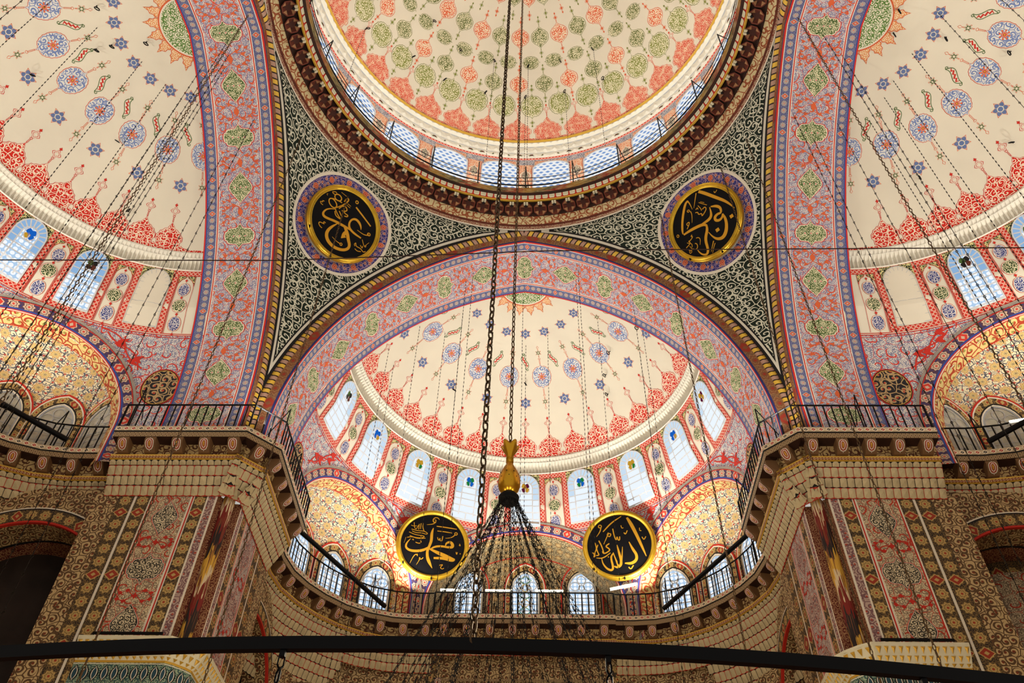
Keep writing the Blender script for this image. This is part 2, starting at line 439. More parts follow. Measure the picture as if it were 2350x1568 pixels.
def medallion(m, mp, tails):
    nest(m, mp, OGEE, .43, .60, ['line_red', 'plaster', 'arab_blue'], [.018, .020], .006, rings=3)
    nest(m, mp, densify([(.12*sin(pi*k/8)*(1 if k % 2 == 0 else .7), .12*cos(pi*k/8)*(1 if k % 2 == 0 else .7)) for k in range(16)], 1), 1, 1, ['line_orange', 'plaster', 'line_red', 'gold_paint'], [.3, .1, .28], .010, rings=1)
    for a in range(8): nest(m, mp, DISC, .03, .03, ['line_orange'], [], .009, (.145*sin(a*pi/4), .145*cos(a*pi/4)), 1)
    link_tail(m, mp, .57, tails[0], 1); link_tail(m, mp, -.57, -tails[1], -1)
def star(m, mp, r=.29):
    nest(m, mp, densify(STAR, 2), r, r, ['line_orange', 'plaster'], [.03], .006, rings=1)
    nest(m, mp, DISC, r*.26, r*.26, ['star_blue'], [], .009, rings=1)
    for k in range(6):
        a = k*pi/3; pts = [(.34, -.2), (.56, -.24), (.80, 0), (.56, .24), (.34, .2)]
        m.ngon(mp, [(r*(x*sin(a)+y*cos(a)), r*(x*cos(a)-y*sin(a))) for x, y in pts], 'star_blue', .009)
def paisley(m, mp, fl=1, s=.42):
    out = []
    for k in range(15):
        t = k/14; x = sin(t*pi)**.8*.36; out.append((x+.24*sin((t-.5)*pi*1.8), (t-.5)*2*.95))
    inn = []
    for k in range(15):
        t = k/14; x = -sin(t*pi)*.20; inn.append((x+.24*sin((t-.5)*pi*1.8), (t-.5)*2*.95))
    R = lambda q: [(x*s*fl, y*s) for x, y in q]
    body = R(out)+list(reversed(R(inn)))[1:-1]
    m.ngon(mp, [(x*.93, y*.93) for x, y in body], 'plaster', .006)
    curl0 = [(x*s*fl, y*s) for x, y in ((-.1, -.95), (-.2, -1.05), (-.32, -1.), (-.33, -.9), (-.26, -.86))]
    curl1 = [(-x, -y) for x, y in curl0]
    stroke(m, mp, list(reversed(curl0))+R(out)+curl1, .022, 'line_green', .009)
    stroke(m, mp, R(inn), .022, 'line_green', .009)
    z = [(((-1)**k*.10+.24*sin((-.62+.155*k)/1.9*pi*1.8)+.07)*s*fl, (-.62+.155*k)*s) for k in range(9)]
    stroke(m, mp, z, [.02]+[.062]*7+[.02], 'line_red', .010)
def crown(m, mp, W, H, fill, line, bg='plaster', tip=.55, y0=.5):
    """lobed palmette rising from a border, with a stem and finial; local v=0 at its foot"""
    f = lambda u, v, o: mp(u, v, o)
    c = (0, H*.52/1.5*1.)
    h = H/1.5
    nest(m, f, CROWN, W, h, [line, bg, fill], [.022, .022], .007, (0, h*y0), 3)
    t0 = h*(1+y0)
    for x in (-.016, .016): stroke(m, f, [(x, t0-.03), (x, t0+tip*.34)], .016, line)
    nest(m, f, DISC, .05, .035, [line, bg], [.016], .008, (0, t0+tip*.30), 1)
    nest(m, f, QUAD, tip*.27, tip*.30, [line, bg, line, bg], [.022, .045, .02], .008, (0, t0+tip*.62), 1)
    nest(m, f, QUAD, tip*.09, tip*.12, [line], [], .008, (0, t0+tip*.98), 1)

# ------------------------------------------------------------------ main dome and its drum
DZ, DR = 14.9, 8.95
def dome_map(th0, ps0):
    t0, p0 = rad(th0), rad(ps0)
    def mp(u, v, off=0.):
        p = p0+v/DR; t = t0+u/(DR*max(cos(p), .12)); r = DR-off
        return (r*cos(p)*sin(t), r*cos(p)*cos(t), DZ+r*sin(p))
    return mp
def build_dome():
    m = MB()
    P = []
    for i in range(37):
        p = rad(18.4+71.5*i/36)
        P.append([(DR*cos(p)*sin(2*pi*j/144), DR*cos(p)*cos(2*pi*j/144), DZ+DR*sin(p)) for j in range(145)])
    m.grid(P, 'plaster')
    for k in range(36):
        a = -2.8+10*k
        mp = dome_map(a, 19.0)
        crown(m, mp, .70, 1.5, 'arab_red_dome', 'line_orange_dark', 'plaster', .58, .33)
        b = a+5
        mp = dome_map(b, 31.)
        nest(m, mp, OGEE, .54, .72, ['line_olive', 'plaster', 'arab_olive'], [.028, .034], .006, rings=3)
        for sg, e in ((1, .70), (-1, .70)):
            nest(m, mp, QUAD, .12, .15, ['line_olive', 'plaster', 'olive'], [.02, .03], .007, (0, sg*(e+.20)), 1)
            nest(m, mp, QUAD, .05, .07, ['line_olive'], [], .007, (0, sg*(e+.40)), 1)
        mp = dome_map(b, 45.4)
        nest(m, mp, [(y, x) for x, y in OGEE], .47, .33, ['line_olive', 'plaster', 'arab_olive_dark'], [.02, .02], .006, rings=2)
        red = k % 2 == 0
        ln, ar, co = ('line_orange', 'arab_orange', 'line_orange') if red else ('line_olive', 'arab_olive_dark', 'olive')
        for ps, w in ((38.4, .42), (53., .42), (64.5, .3)):
            mp = dome_map(a if ps < 60 else b, ps)
            nest(m, mp, LENS, w, .54 if ps < 60 else .4, [ln, 'plaster', ar], [.026, .03], .006, rings=3)
            for sg in (1, -1):
                stroke(m, mp, [(0, sg*.54), (0, sg*.62)], .03, ln, .007)
                nest(m, mp, QUAD, .10, .14, [ln, 'plaster', co], [.018, .026], .007, (0, sg*.74), 1)
                nest(m, mp, QUAD, .04, .07, [ln], [], .007, (0, sg*.93), 1)
    mp = dome_map(0, 18.6)
    m.lathe([(DR*cos(rad(p))-.008, DZ+(DR-.008)*sin(rad(p))) for p in (18.4, 19.05, 19.25)], (0, 0, 0), 'arab_red_dome', 180)
    o = m.build('dome', smooth=False); struct(o, 'cream central dome painted with red and green medallions', 'dome')
def scallops(m, pr, n, mats, c=(0, 0, 0), a0=0, a1=2*pi, bulge=.05, sub=4):
    """a tier of small concave niches round a ring: profile pr [(r,z)...], n niches"""
    P = []; UV = []
    for i, (r, z) in enumerate(pr):
        row = []; ur = []
        for j in range(n*sub+1):
            a = a0+(a1-a0)*j/(n*sub); f = abs(((j % sub)/sub)-.5)*2
            k = i/(len(pr)-1)
            rr = r+bulge*(1-f*f)*sin(pi*min(1, .15+k*.85))
            row.append((c[0]+rr*sin(a), c[1]+rr*cos(a), c[2]+z)); ur.append((r*a, z))
        P.append(row); UV.append(ur)
    m.grid(P, mats, UV)
def build_drum():
    # gilded rim and stucco stalactites
    m = MB()
    m.lathe([(8.50, 17.82), (8.46, 17.72), (8.42, 17.62), (8.50, 17.55)], (0, 0, 0), 'gold_paint', 144)
    for k in range(96):
        a = 2*pi*k/96
        def mp(u, v, off, a=a): return (8.44*sin(a+u/8.44)-off*sin(a), 8.44*cos(a+u/8.44)-off*cos(a), 17.69+v)
        for s in (1, -1): stroke(m, mp, [(-.10, -.06*s), (.10, .06*s)], .018, 'brown_dark', .03)
    struct(m.build('trim_1'), 'gilded rim between dome and drum', 'trim')
    m = MB()
    scallops(m, [(8.52, 17.55), (8.50, 17.45), (8.62, 17.38)], 180, 'white_stucco', bulge=-.05)
    scallops(m, [(8.62, 17.38), (8.60, 17.12), (8.74, 17.02)], 120, 'white_stucco', bulge=.11)
    scallops(m, [(8.74, 17.02), (8.72, 16.84), (8.86, 16.76)], 120, 'white_stucco', bulge=.08)
    m.lathe([(8.86, 16.76), (8.84, 16.70), (8.90, 16.66)], (0, 0, 0), 'red_guilloche', 144)
    for k in range(96):
        a = 2*pi*(k+.5)/96
        def mp(u, v, off, a=a): return ((8.82-off)*sin(a+u/8.8), (8.82-off)*cos(a+u/8.8), 16.86+v)
        for u, v, w, c in ((0, .03, .07, 'brown_red'), (-.09, -.02, .045, 'line_green'), (.09, -.02, .045, 'line_green'), (-.06, .05, .04, 'tan'), (.06, .05, .04, 'tan')):
            nest(m, mp, DISC, w, w*.8, [c], [], .05, (u, v), 1)
    struct(m.build('trim_2'), 'white stucco stalactite cornice under the dome rim', 'trim')
    # drum wall
    m = MB()
    m.lathe([(8.92, 12.2), (8.92, 16.68)], (0, 0, 0), 'drum_grey', 144)
    for k in range(24):
        a = 2*pi*k/24
        def mp(u, v, off, a=a): return ((8.92-off)*sin(a+u/8.92), (8.92-off)*cos(a+u/8.92), v)
        for (w, mat, off) in ((.36, 'line_red', .01), (.34, 'plaster', .014), (.31, 'line_red', .018), (.29, 'drum_panel', .022)):
            L = [(-w, 12.4), (w, 12.4), (w, 16.12+w*.3), (-w, 16.12+w*.3)]
            m.ngon(mp, L, mat, off)
        for v in (14.2, 15.3):
            nest(m, mp, LENS, .25, .5, ['plaster', 'line_red', 'arab_grey'], [.07, .015], .028, (0, v), 2)
        for sg in (-1, 1):
            L = [(sg*.42, 15.55), (sg*.42, 16.55), (sg*1.15, 16.55)]
            m.ngon(mp, L if sg > 0 else L[::-1], 'drum_panel', .012)
    struct(m.build('wall_drum'), 'painted drum wall of red panels between the drum windows', 'wall')
    # windows
    n = 0
    for k in range(24):
        a = 2*pi*(k+.5)/24
        if cos(a) < -.35: continue
        n += 1
        def mp(u, v, off, a=a): return ((8.92-off)*sin(a+u/8.92), (8.92-off)*cos(a+u/8.92), v)
        w = .80
        L = [(w, 13.0), (w, 15.75)]+[(w*cos(rad(q)), 15.75+.62*sin(rad(q))**1.0) for q in range(15, 180, 15)]+[(-w, 15.75), (-w, 13.0)]
        O = (8.9*sin(a), 8.9*cos(a), 13.0)
        t = thing('window_%d' % n, 'arched drum window with white pierced lattice number %s from the left' % n, 'window', O); t['kind'] = 'structure'
        b = MB(); b.ngon(mp, L, 'drum_glass', .03); b.build('pane', t)
        b = MB(); b.band([mp(*p, .06) for p in [(x*1.07, 13+(y-13)*1.02) for x, y in L]], [mp(*p, .06) for p in L], 'came')
        b.band([mp(*p, .06) for p in L], [mp(*p, .02) for p in L], 'came'); b.build('frame', t)
        t['label'] = 'arched drum window of blue lozenge panes behind the high iron railing'; t['group'] = 'drum windows'
    # gallery floor and the corbelled cornice below it
    m = MB()
    m.lathe([(8.95, 12.22), (7.62, 12.22), (7.56, 12.16)], (0, 0, 0), 'stone', 144)
    m.lathe([(7.56, 12.16), (7.60, 11.86)], (0, 0, 0), 'ikat', 180)
    m.lathe([(7.60, 11.86), (7.72, 11.82)], (0, 0, 0), 'brown_dark', 144)
    m.lathe([(7.78, 11.60), (7.80, 11.56), (7.86, 11.56)], (0, 0, 0), 'gold_paint', 144)
    m.lathe([(7.86, 11.56), (7.94, 11.66), (8.30, 11.40), (8.40, 11.30)], (0, 0, 0), 'brown_dark', 144)
    m.lathe([(8.40, 11.30), (8.62, 11.05)], (0, 0, 0), 'frieze_cream', 144)
    m.lathe([(8.62, 11.05), (8.68, 10.98)], (0, 0, 0), 'brown_red', 144)
    m.lathe([(8.68, 10.98), (8.72, 10.84)], (0, 0, 0), 'red_lace', 144)
    m.lathe([(8.71, 10.84), (8.73, 10.78)], (0, 0, 0), 'line_white', 144)
    m.lathe([(8.73, 10.78), (8.80, 10.75)], (0, 0, 0), 'line_black', 144)
    cor = m.build('trim_3'); struct(cor, 'corbelled ring cornice of brown cups beneath the dome gallery', 'trim')
    cor['_o'] = (0., 0., 0.)
    # little white niches over the cups, and the cups
    m = MB(); N = 172
    for k in range(N):
        a = 2*pi*k/N; h = pi/N
        for (rA, zA, rB, zB, mat, sc) in ((7.72, 11.82, 7.78, 11.60, 'line_red', 1.), ):
            m.face([(rA*sin(a-h), rA*cos(a-h), zA), (rA*sin(a+h), rA*cos(a+h), zA), (rB*sin(a+h), rB*cos(a+h), zB), (rB*sin(a-h), rB*cos(a-h), zB)], mat)
        L = [(-.8, .06), (.8, .06), (.8, .7), (.55, .93), (-.55, .93), (-.8, .7)]
        m.face([((7.70+.06*t)*sin(a+h*x), (7.70+.06*t)*cos(a+h*x), 11.82-.22*t-.005) for x, t in L], 'stone_white')
        m.face([((7.695+.06*t)*sin(a+h*x), (7.695+.06*t)*cos(a+h*x), 11.82-.22*t-.005) for x, t in ((-.8, .44), (.8, .44), (.8, .49), (-.8, .49))], 'grey_green')
    m.build('niche_row', cor)
    N = 86; first = None
    for k in range(N):
        a = 2*pi*(k+.1)/N
        if first is None:
            b = MB()
            # faceted eight-sided cup, mouth towards the hall floor, star-folded inside
            def q(u, v, d): return (u, 8.13-v*.89-d*.45, 11.44+v*.45-d*.89)
            M8 = [(.285*sin(2*pi*i/8+pi/8), .29*cos(2*pi*i/8+pi/8)) for i in range(8)]
            def sc(L, f): return [(x*f, y*f) for x, y in L]
            b.band([q(x, y, -.12) for x, y in sc(M8, .8)], [q(x, y, .10) for x, y in M8], 'brown_dark')
            b.band([q(x, y, .10) for x, y in M8], [q(x, y, .10) for x, y in sc(M8, .86)], 'cup_edge')
            I8 = sc(M8, .86); K8 = [(.115*sin(2*pi*(i+.5)/8+pi/8), .115*cos(2*pi*(i+.5)/8+pi/8)) for i in range(8)]
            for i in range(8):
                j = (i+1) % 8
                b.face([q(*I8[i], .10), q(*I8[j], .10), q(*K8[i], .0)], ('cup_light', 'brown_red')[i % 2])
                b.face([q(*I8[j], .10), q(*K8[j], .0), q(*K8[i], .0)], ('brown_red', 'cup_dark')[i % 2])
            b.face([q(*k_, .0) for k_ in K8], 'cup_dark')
            b.lathe([(.001, .05), (.05, .035), (.055, 0), (.04, -.04), (.001, -.05)], q(0, .14, .16), 'line_black', 8)
            for x in (-.05, .05): b.box(q(x, .24, .14), (.075, .10, .10), 'stone_white')
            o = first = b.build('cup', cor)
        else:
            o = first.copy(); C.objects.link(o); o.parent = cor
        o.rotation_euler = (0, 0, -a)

# ------------------------------------------------------------------ arches and pendentives
def archx(z, ra, e, h=0.):
    return sqrt(max((ra+e)**2-max(z-h, 0)**2, 0))-e
def acurve(t, ra, e, h=0.):
    """point of a pointed arch, t=-1..1 from spring to spring (negative t on the -x side)"""
    rho = ra+e; am = acos(e/rho); a = (1-abs(t))*am
    return (copysign(1, t)*(rho*cos(a)-e) if abs(t) > 1e-9 else 0., h+rho*sin(a))
A_OUT = (8.68, 2.14, 0.); A_MID = (8.13, 2.14, 0.); A_IN = (8.09, 2.01, -.1)
LARC = 13.9
def soffit_map(t0, w0):
    def mp(u, v, off=0.):
        t = t0+u/LARC; w = w0+v/2.45
        tt = max(-1, min(1, t)); o = acurve(tt, *A_MID); i = acurve(tt, *A_IN)
        x, z = o[0]+(i[0]-o[0])*w, o[1]+(i[1]-o[1])*w
        ez = (1-abs(t)) ; am = 1.36*ez
        z += min(0, 1-abs(t))*LARC
        return (x-copysign(off*cos(am), x if abs(x) > 1e-6 else 1), 8.75+2.45*w, z-off*sin(am))
    return mp
def build_arch(rot, side):
    m = MB(); T = [-1.12+2.24*i/160 for i in range(161)]
    mp0 = soffit_map(0, 0)
    bands = [(.0, .025, 'line_red'), (.025, .035, 'line_white'), (.035, .165, 'blue_strip'), (.165, .175, 'line_white'), (.175, .19, 'line_red'), (.19, .20, 'line_white'),
             (.20, .80, 'arch_field'), (.80, .81, 'line_white'), (.81, .825, 'line_red'), (.825, .835, 'line_white'), (.835, .965, 'blue_strip'), (.965, .98, 'line_blue'), (.98, 1.0, 'line_red')]
    for a, b, mat in bands:
        rows = [[mp0(t*LARC, w*2.45, 0) for w in (a, (a+b)/2, b)] for t in T]
        uv = [[(t*LARC, (w-(a+b)/2)*2.45) for w in (a, (a+b)/2, b)] for t in T]
        m.grid(rows, mat, uv)
    for k in range(-8, 9):
        mp = soffit_map(k*.125, .5)
        sw = lambda u, v, off, mp=mp: mp(v, u, off)
        if k % 2 == 0: nest(m, sw, CART, .56, .50, ['line_red', 'line_white', 'arab_green_arch'], [.03, .03], .006, rings=3)
        else: nest(m, sw, MANDORLA, .44, .60, ['line_red', 'line_white', 'arab_green_arch'], [.025, .025], .006, rings=3)
        for c in ((-.2, 0), (.2, 0), (0, 0)):
            nest(m, sw, DISC, .035, .035, ['line_white', 'line_red'], [.014], .012, c, 1)
        # red palmette between cartouches and leaf sprays
        mp = soffit_map(k*.125+.0625, .5); sw = lambda u, v, off, mp=mp: mp(v, u, off)
        nest(m, sw, LENS, .085, .16, ['line_orange'], [], .008, rings=1)
        for sx in (-1, 1):
            for sy in (-1, 1):
                stroke(m, sw, [(0, sy*.13), (sx*.18, sy*.24), (sx*.40, sy*.20), (sx*.56, sy*.02)], .022, 'line_orange', .007)
                for (x, y, r) in ((.24, .24, .10), (.46, .15, .11), (.58, .36, .09), (.40, .40, .07), (.60, .05, .07)):
                    a = r
                    m.ngon(sw, [(sx*(x-a), sy*y), (sx*(x-.1*a), sy*(y+.5*a)), (sx*(x+a), sy*(y+.75*a)), (sx*(x+.3*a), sy*(y-.1*a)), (sx*(x+.5*a), sy*(y-.75*a)), (sx*(x-.2*a), sy*(y-.35*a))], 'line_orange', .009)
    o = m.build('arch', rot=rot); struct(o, 'broad painted arch soffit with green cartouches on the %s side' % side, 'arch')
    # dark fascia and gilded rope on the outer edge
    m = MB()
    def fas(t, f):
        tt = max(-1, min(1, t)); a, b = acurve(tt, *A_OUT), acurve(tt, *A_MID)
        return (a[0]+(b[0]-a[0])*f, 8.75+.0*f, a[1]+(b[1]-a[1])*f+min(0, 1-abs(t))*LARC)
    for a, b, mat in ((.0, .14, 'brown_dark'), (.14, .18, 'gold_paint'), (.18, .84, 'brown_strip'), (.84, 1.0, 'line_blue_dark')):
        m.grid([[fas(t, a), fas(t, (a+b)/2), fas(t, b)] for t in T], mat, [[(t*LARC, (f-(a+b)/2)*.55) for f in (a, (a+b)/2, b)] for t in T])
    o = m.build('trim_4', rot=rot); struct(o, 'dark brown painted fascia of the %s arch' % side, 'trim')
    m = MB(); P = []
    T2 = [-1.04+2.08*i/240 for i in range(241)]
    rows, uv = [], []
    for t in T2:
        tt = max(-1, min(1, t)); a = acurve(tt, *A_OUT); am = acos(2.14/10.82)*(1-abs(tt)); z = a[1]+min(0, 1-abs(t))*LARC
        n = (copysign(cos(am), t), sin(am)); row, ur = [], []
        for j in range(9):
            b = pi*(j/8)
            row.append((a[0]+n[0]*(-.02+.13*cos(b)), 8.75-.13*sin(b), z+n[1]*(-.02+.13*cos(b)))); ur.append((abs(t)*LARC, (j/8-.5)*.25))
        rows.append(row); uv.append(ur)
    m.grid(rows, 'rope', uv)
    o = m.build('trim_5', rot=rot, smooth=True); struct(o, 'gilded rope moulding with dark chevrons round the %s arch' % side, 'trim')
def pend_r(z): return hypot(archx(min(z, 10.6), *A_OUT), 8.75) if z < 10.6 else 8.75
def build_pendentive(rot, side):
    """corner between the far and left arches, before rotation"""
    m = MB(); P, UV = [], []; n = 40
    zs = [-1.2+11.99*i/70 for i in range(71)]
    inset = .13
    for z in zs:
        zz = max(0, z); ax = max(archx(zz, *A_OUT)+.1, 0) if z < 10.62 else 0.
        r = pend_r(zz) if z < 10.6 else 8.75
        a0 = atan2(-ax, 8.75); a1 = -pi/2-a0
        P.append([(r*sin(a0+(a1-a0)*j/n), r*cos(a0+(a1-a0)*j/n), z) for j in range(n+1)])
        UV.append([(r*(a0+(a1-a0)*j/n), z*1.25) for j in range(n+1)])
    m.grid(P, 'pendentive_scroll', UV)
    # pale border lines beside the ropes and under the ring
    for (d0, d1, mat) in ((.0, .14, 'line_black'), (.14, .22, 'line_white_dim'), (.22, .27, 'line_black')):
        for side_ in (0, 1):
            A, B = [], []
            for z in zs:
                zz = min(max(0, z), 10.6); r = pend_r(zz)-.012; ax = archx(zz, *A_OUT)+.1; sl = max(.25, sqrt(max(0, 1-(zz/10.82)**2)))
                a0 = atan2(-ax, 8.75); half = (-pi/4)-a0
                for q, d in ((A, d0), (B, d1)):
                    a = a0-min(d/sl/r, abs(half))
                    if side_: a = -pi/2-a
                    q.append((r*sin(a), r*cos(a), z))
            m.band(A, B, mat, False)
    o = m.build('pendentive', rot=rot); struct(o, 'dark green pendentive with pale curling vine scrolls, %s' % side, 'pendentive')
def disc_frame(c, tilt=0.):
    """axes on a hanging disc facing the dome axis (and tipped forward): right, up, toward viewer"""
    c = Vector(c); n = Vector((-c.x, -c.y, 0)).normalized(); up = Vector((0, 0, 1)); right = up.cross(n).normalized()*1
    n2 = (n*cos(tilt)-up*sin(tilt)).normalized(); up2 = n2.cross(right).normalized()
    return right, up2, n2

# ------------------------------------------------------------------ semi-domes (built for the far side, turned for the others)
YC, SZ, SR = 11.3, 3.12, 7.28
def Rz(z):
    s = sqrt(max(SR**2-max(z-SZ, 0)**2, 0))
    return max(s, archx(z, *A_IN)+.03) if z < 9.6 else s
def semi_map(th0, ps0):
    t0, p0 = rad(th0), rad(ps0)
    def mp(u, v, off=0.):
        p = p0+v/SR; t = t0+u/(SR*max(cos(p), .1)); r = SR-off
        return (r*cos(p)*sin(t), YC+r*cos(p)*cos(t), SZ+r*sin(p))
    return mp
def wall_map(th0):
    t0 = rad(th0)
    def mp(u, v, off=0.):
        r = Rz(v)-off; t = t0+u/7.2
        return (r*sin(t), YC+r*cos(t), v)
    return mp
def rect(a, b, c, d, n=6):
    """outline with subdivided sides"""
    o = []
    for (x0, y0, x1, y1) in ((a, c, b, c), (b, c, b, d), (b, d, a, d), (a, d, a, c)):
        for k in range(n): o.append((x0+(x1-x0)*k/n, y0+(y1-y0)*k/n))
    return o
def arch_loop(w, z0, zs, za, n=12):
    """round-headed outline, bottom edge first"""
    o = [(-w+2*w*k/4, z0) for k in range(4)]+[(w, z0+(zs-z0)*k/5) for k in range(5)]
    o += [(w*cos(pi*k/n), zs+(za-zs)*sin(pi*k/n)) for k in range(n+1)]
    o += [(-w, zs+(z0-zs)*k/5) for k in range(1, 5)]
    return o
WZ0, WZS, WZA = 3.33, 4.98, 5.56
def semi_dome(rot, side, pitch, med0, win0, seen):
    """med0/win0: angular start of medallions / windows; seen(theta) keeps the repeats near the view"""
    ws = pitch/20.
    m = MB()
    TH = [-93+186*j/124 for j in range(125)]
    P = []
    for i in range(41):
        p = rad(25.8+64*i/40)
        P.append([(SR*cos(p)*sin(rad(t)), YC+SR*cos(p)*cos(rad(t)), SZ+SR*sin(p)) for t in TH])
    m.grid(P, 'plaster')
    ks = [k for k in range(-6, 7)]
    for k in ks:
        tm = med0+pitch*k; tw = win0+pitch*k
        if seen(tm):
            medallion(m, semi_map(tm, 54.6), (1.42, 1.48))
        if seen(tw):
            star(m, semi_map(tw, 45.5), .30); star(m, semi_map(tw, 70.6), .27)
            paisley(m, semi_map(tw, 60.2), 1 if tw*(1 if rot >= 0 else 1) < 0 else -1, .38)
    N = int(360/(pitch/2))
    for k in range(-9, 10):
        t = med0+pitch/2*k
        if seen(t): crown(m, semi_map(t, 26.0), .53*ws**.5, 1.16, 'arab_red', 'line_red', 'plaster', .62, .48)
        if seen(t+pitch/4):
            mp = semi_map(t+pitch/4, 26.0)
            m.ngon(mp, [(-.3, .0), (.3, .0), (.22, .14), (.1, .16), (.0, .24), (-.1, .16), (-.22, .14)], 'arab_red', .004)
    rows = [[semi_map(t, 25.9)(0, v, .006) for t in TH] for v in (0, .12)]
    m.grid(rows, 'arab_red', [[(rad(t)*6.5, v) for t in TH] for v in (0, .12)])
    # sunburst at the crown
    def pol(r, a, off): p = acos(min(1, r/SR)); q = SR-off; return (q*cos(p)*sin(a), YC+q*cos(p)*cos(a), SZ+q*sin(p))
    A = [2*pi*k/48 for k in range(48)]
    for (r0, r1, mat, off) in ((0.02, .98, 'arab_green', .012), (.98, 1.03, 'line_white', .012), (1.03, 1.08, 'line_orange', .01)):
        for j in range(3):
            a, b = r0+(r1-r0)*j/3, r0+(r1-r0)*(j+1)/3
            m.band([pol(a, q, off) for q in A], [pol(b, q, off) for q in A], mat, True, [(a*sin(q), a*cos(q)) for q in A], [(b*sin(q), b*cos(q)) for q in A])
    for k in range(18):
        a = 2*pi*(k+.5)/18
        mp = lambda u, v, off, a=a: pol(max(.05, 1.05+v), a+u/1.25, off)
        m.ngon(mp, [(-.17, 0), (.17, 0), (.19, .12), (.12, .18), (.12, .28), (.05, .33), (0, .5), (-.05, .33), (-.12, .28), (-.12, .18), (-.19, .12)], 'arab_gold_sun', .008)
        stroke(m, mp, [(-.18, 0), (-.2, .12), (-.13, .18), (-.13, .29), (-.05, .34), (0, .52), (.05, .34), (.13, .29), (.13, .18), (.2, .12), (.18, 0)], .022, 'line_orange', .012)
    o = m.build('semi_dome', rot=rot); struct(o, 'cream semi-dome on the %s side with blue medallions and stars' % side, 'semi-dome')

    # stucco stalactite cornice
    m = MB(); a0, a1 = rad(-92), rad(92)
    m.lathe([(6.86, 5.60), (6.78, 5.64)], (0, YC, 0), 'white_stucco', 120, a0, a1)
    scallops(m, [(6.80, 5.64), (6.76, 5.80), (6.70, 5.98), (6.60, 6.10)], 150, 'white_stucco', (0, YC, 0), a0, a1, .12, 4)
    scallops(m, [(6.62, 6.08), (6.56, 6.16), (6.50, 6.26)], 150, 'white_stucco', (0, YC, 0), a0+.01, a1+.01, .05, 4)
    m.lathe([(6.50, 6.24), (6.50, 6.30), (6.58, 6.33)], (0, YC, 0), 'white_stucco', 120, a0, a1)
    struct(m.build('trim_6', rot=rot), 'white stalactite cornice under the %s semi-dome' % side, 'trim')

    # wall: window zone, red floral zone with the exedra openings
    m = MB()
    ex = EX
    zs = [-1.7+.1*i for i in range(49)]+[3.12+.25*i for i in range(11)]
    TT = [-94+188*j/188 for j in range(189)]
    P = [[(Rz(z)*sin(rad(t)), YC+Rz(z)*cos(rad(t)), z) for t in TT] for z in zs]
    def inside(i, j):
        z = (zs[i]+zs[min(i+1, len(zs)-1)])/2; t = (TT[j]+TT[j+1])/2
        for (tc, r, zc) in ex:
            u = Rz(z)*sin(rad(t-tc))
            if abs(t-tc) < 60 and ((z > zc and hypot(u, z-zc) < r+.12) or (z <= zc and abs(u) < r+.12)): return True
        return False
    m.grid(P, lambda i, j: 'plaster' if zs[i] >= 3.1 else 'spandrel_field', [[(rad(t)*7.8, z) for t in TT] for z in zs], inside)
    TH2 = [t for t in TH]
    for (za, zb, mat, off) in ((5.42, 5.44, 'line_red', .012), (5.44, 5.60, 'red_guilloche', .010), (5.60, 5.62, 'line_red', .012), (3.06, 3.085, 'line_red', .012), (3.12, 3.145, 'line_red', .012), (2.98, 3.0, 'line_red', .012)):
        m.grid([[wall_map(t)(0, z, off) for t in TH2] for z in (za, zb)], mat, [[(rad(t)*7.2, z-za-.08) for t in TH2] for z in (za, zb)])
    glass_list = []
    for k in ks:
        tw = win0+pitch*k; tp = med0+pitch*k
        if seen(tw):
            mp = wall_map(tw); w = .60*ws; f = w+.04; F = f+.19
            def frame(a, b, mat, off, uvm=None):
                LA, LB = rect(-a, a, 3.15 if a > f else WZ0-.03, 5.42 if a > f else 5.42), rect(-b, b, WZ0-.03, 5.42)
            out = rect(-F, F, 3.13, 5.44); inn = rect(-f, f, WZ0-.02, 5.44)
            m.band([mp(*p, .012) for p in out], [mp(*p, .012) for p in inn], 'red_guilloche', True, out, inn)
            for s in (-1, 1):
                for x, wd in ((F, .02), (f, .02), (F+.05, .012)):
                    stroke(m, mp, [(s*x, 3.14+.25*q) for q in range(10)], wd, 'line_red', .016)
            # green spandrels over the arch
            arc = [(w*cos(pi*q/16), WZS+(WZA-WZS)*sin(pi*q/16)) for q in range(17)]
            for h in (arc[:9], arc[8:]):
                c = (f if h[0][0] > .01 else -f, 5.60)
                L = h+[(0, 5.60), c] if c[0] > 0 else h+[c, (0, 5.60)]
                L = h+([(0, 5.60), (f, 5.60), (f, WZS)] if c[0] > 0 else [(-f, WZS), (-f, 5.60), (0, 5.60)])
                m.ngon(mp, L, 'green_spandrel', .014)
            for rr in (1.06, 1.14): stroke(m, mp, [(w*rr*cos(pi*q/16), WZS+(WZA-WZS)*rr*sin(pi*q/16)) for q in range(17)], .014, 'line_black', .018)
            m.band([mp(*p, .02) for p in arch_loop(w+.03, WZ0-.02, WZS, WZA+.03)], [mp(*p, .02) for p in arch_loop(w, WZ0, WZS, WZA)], 'line_white', True)
            glass_list.append(tw)
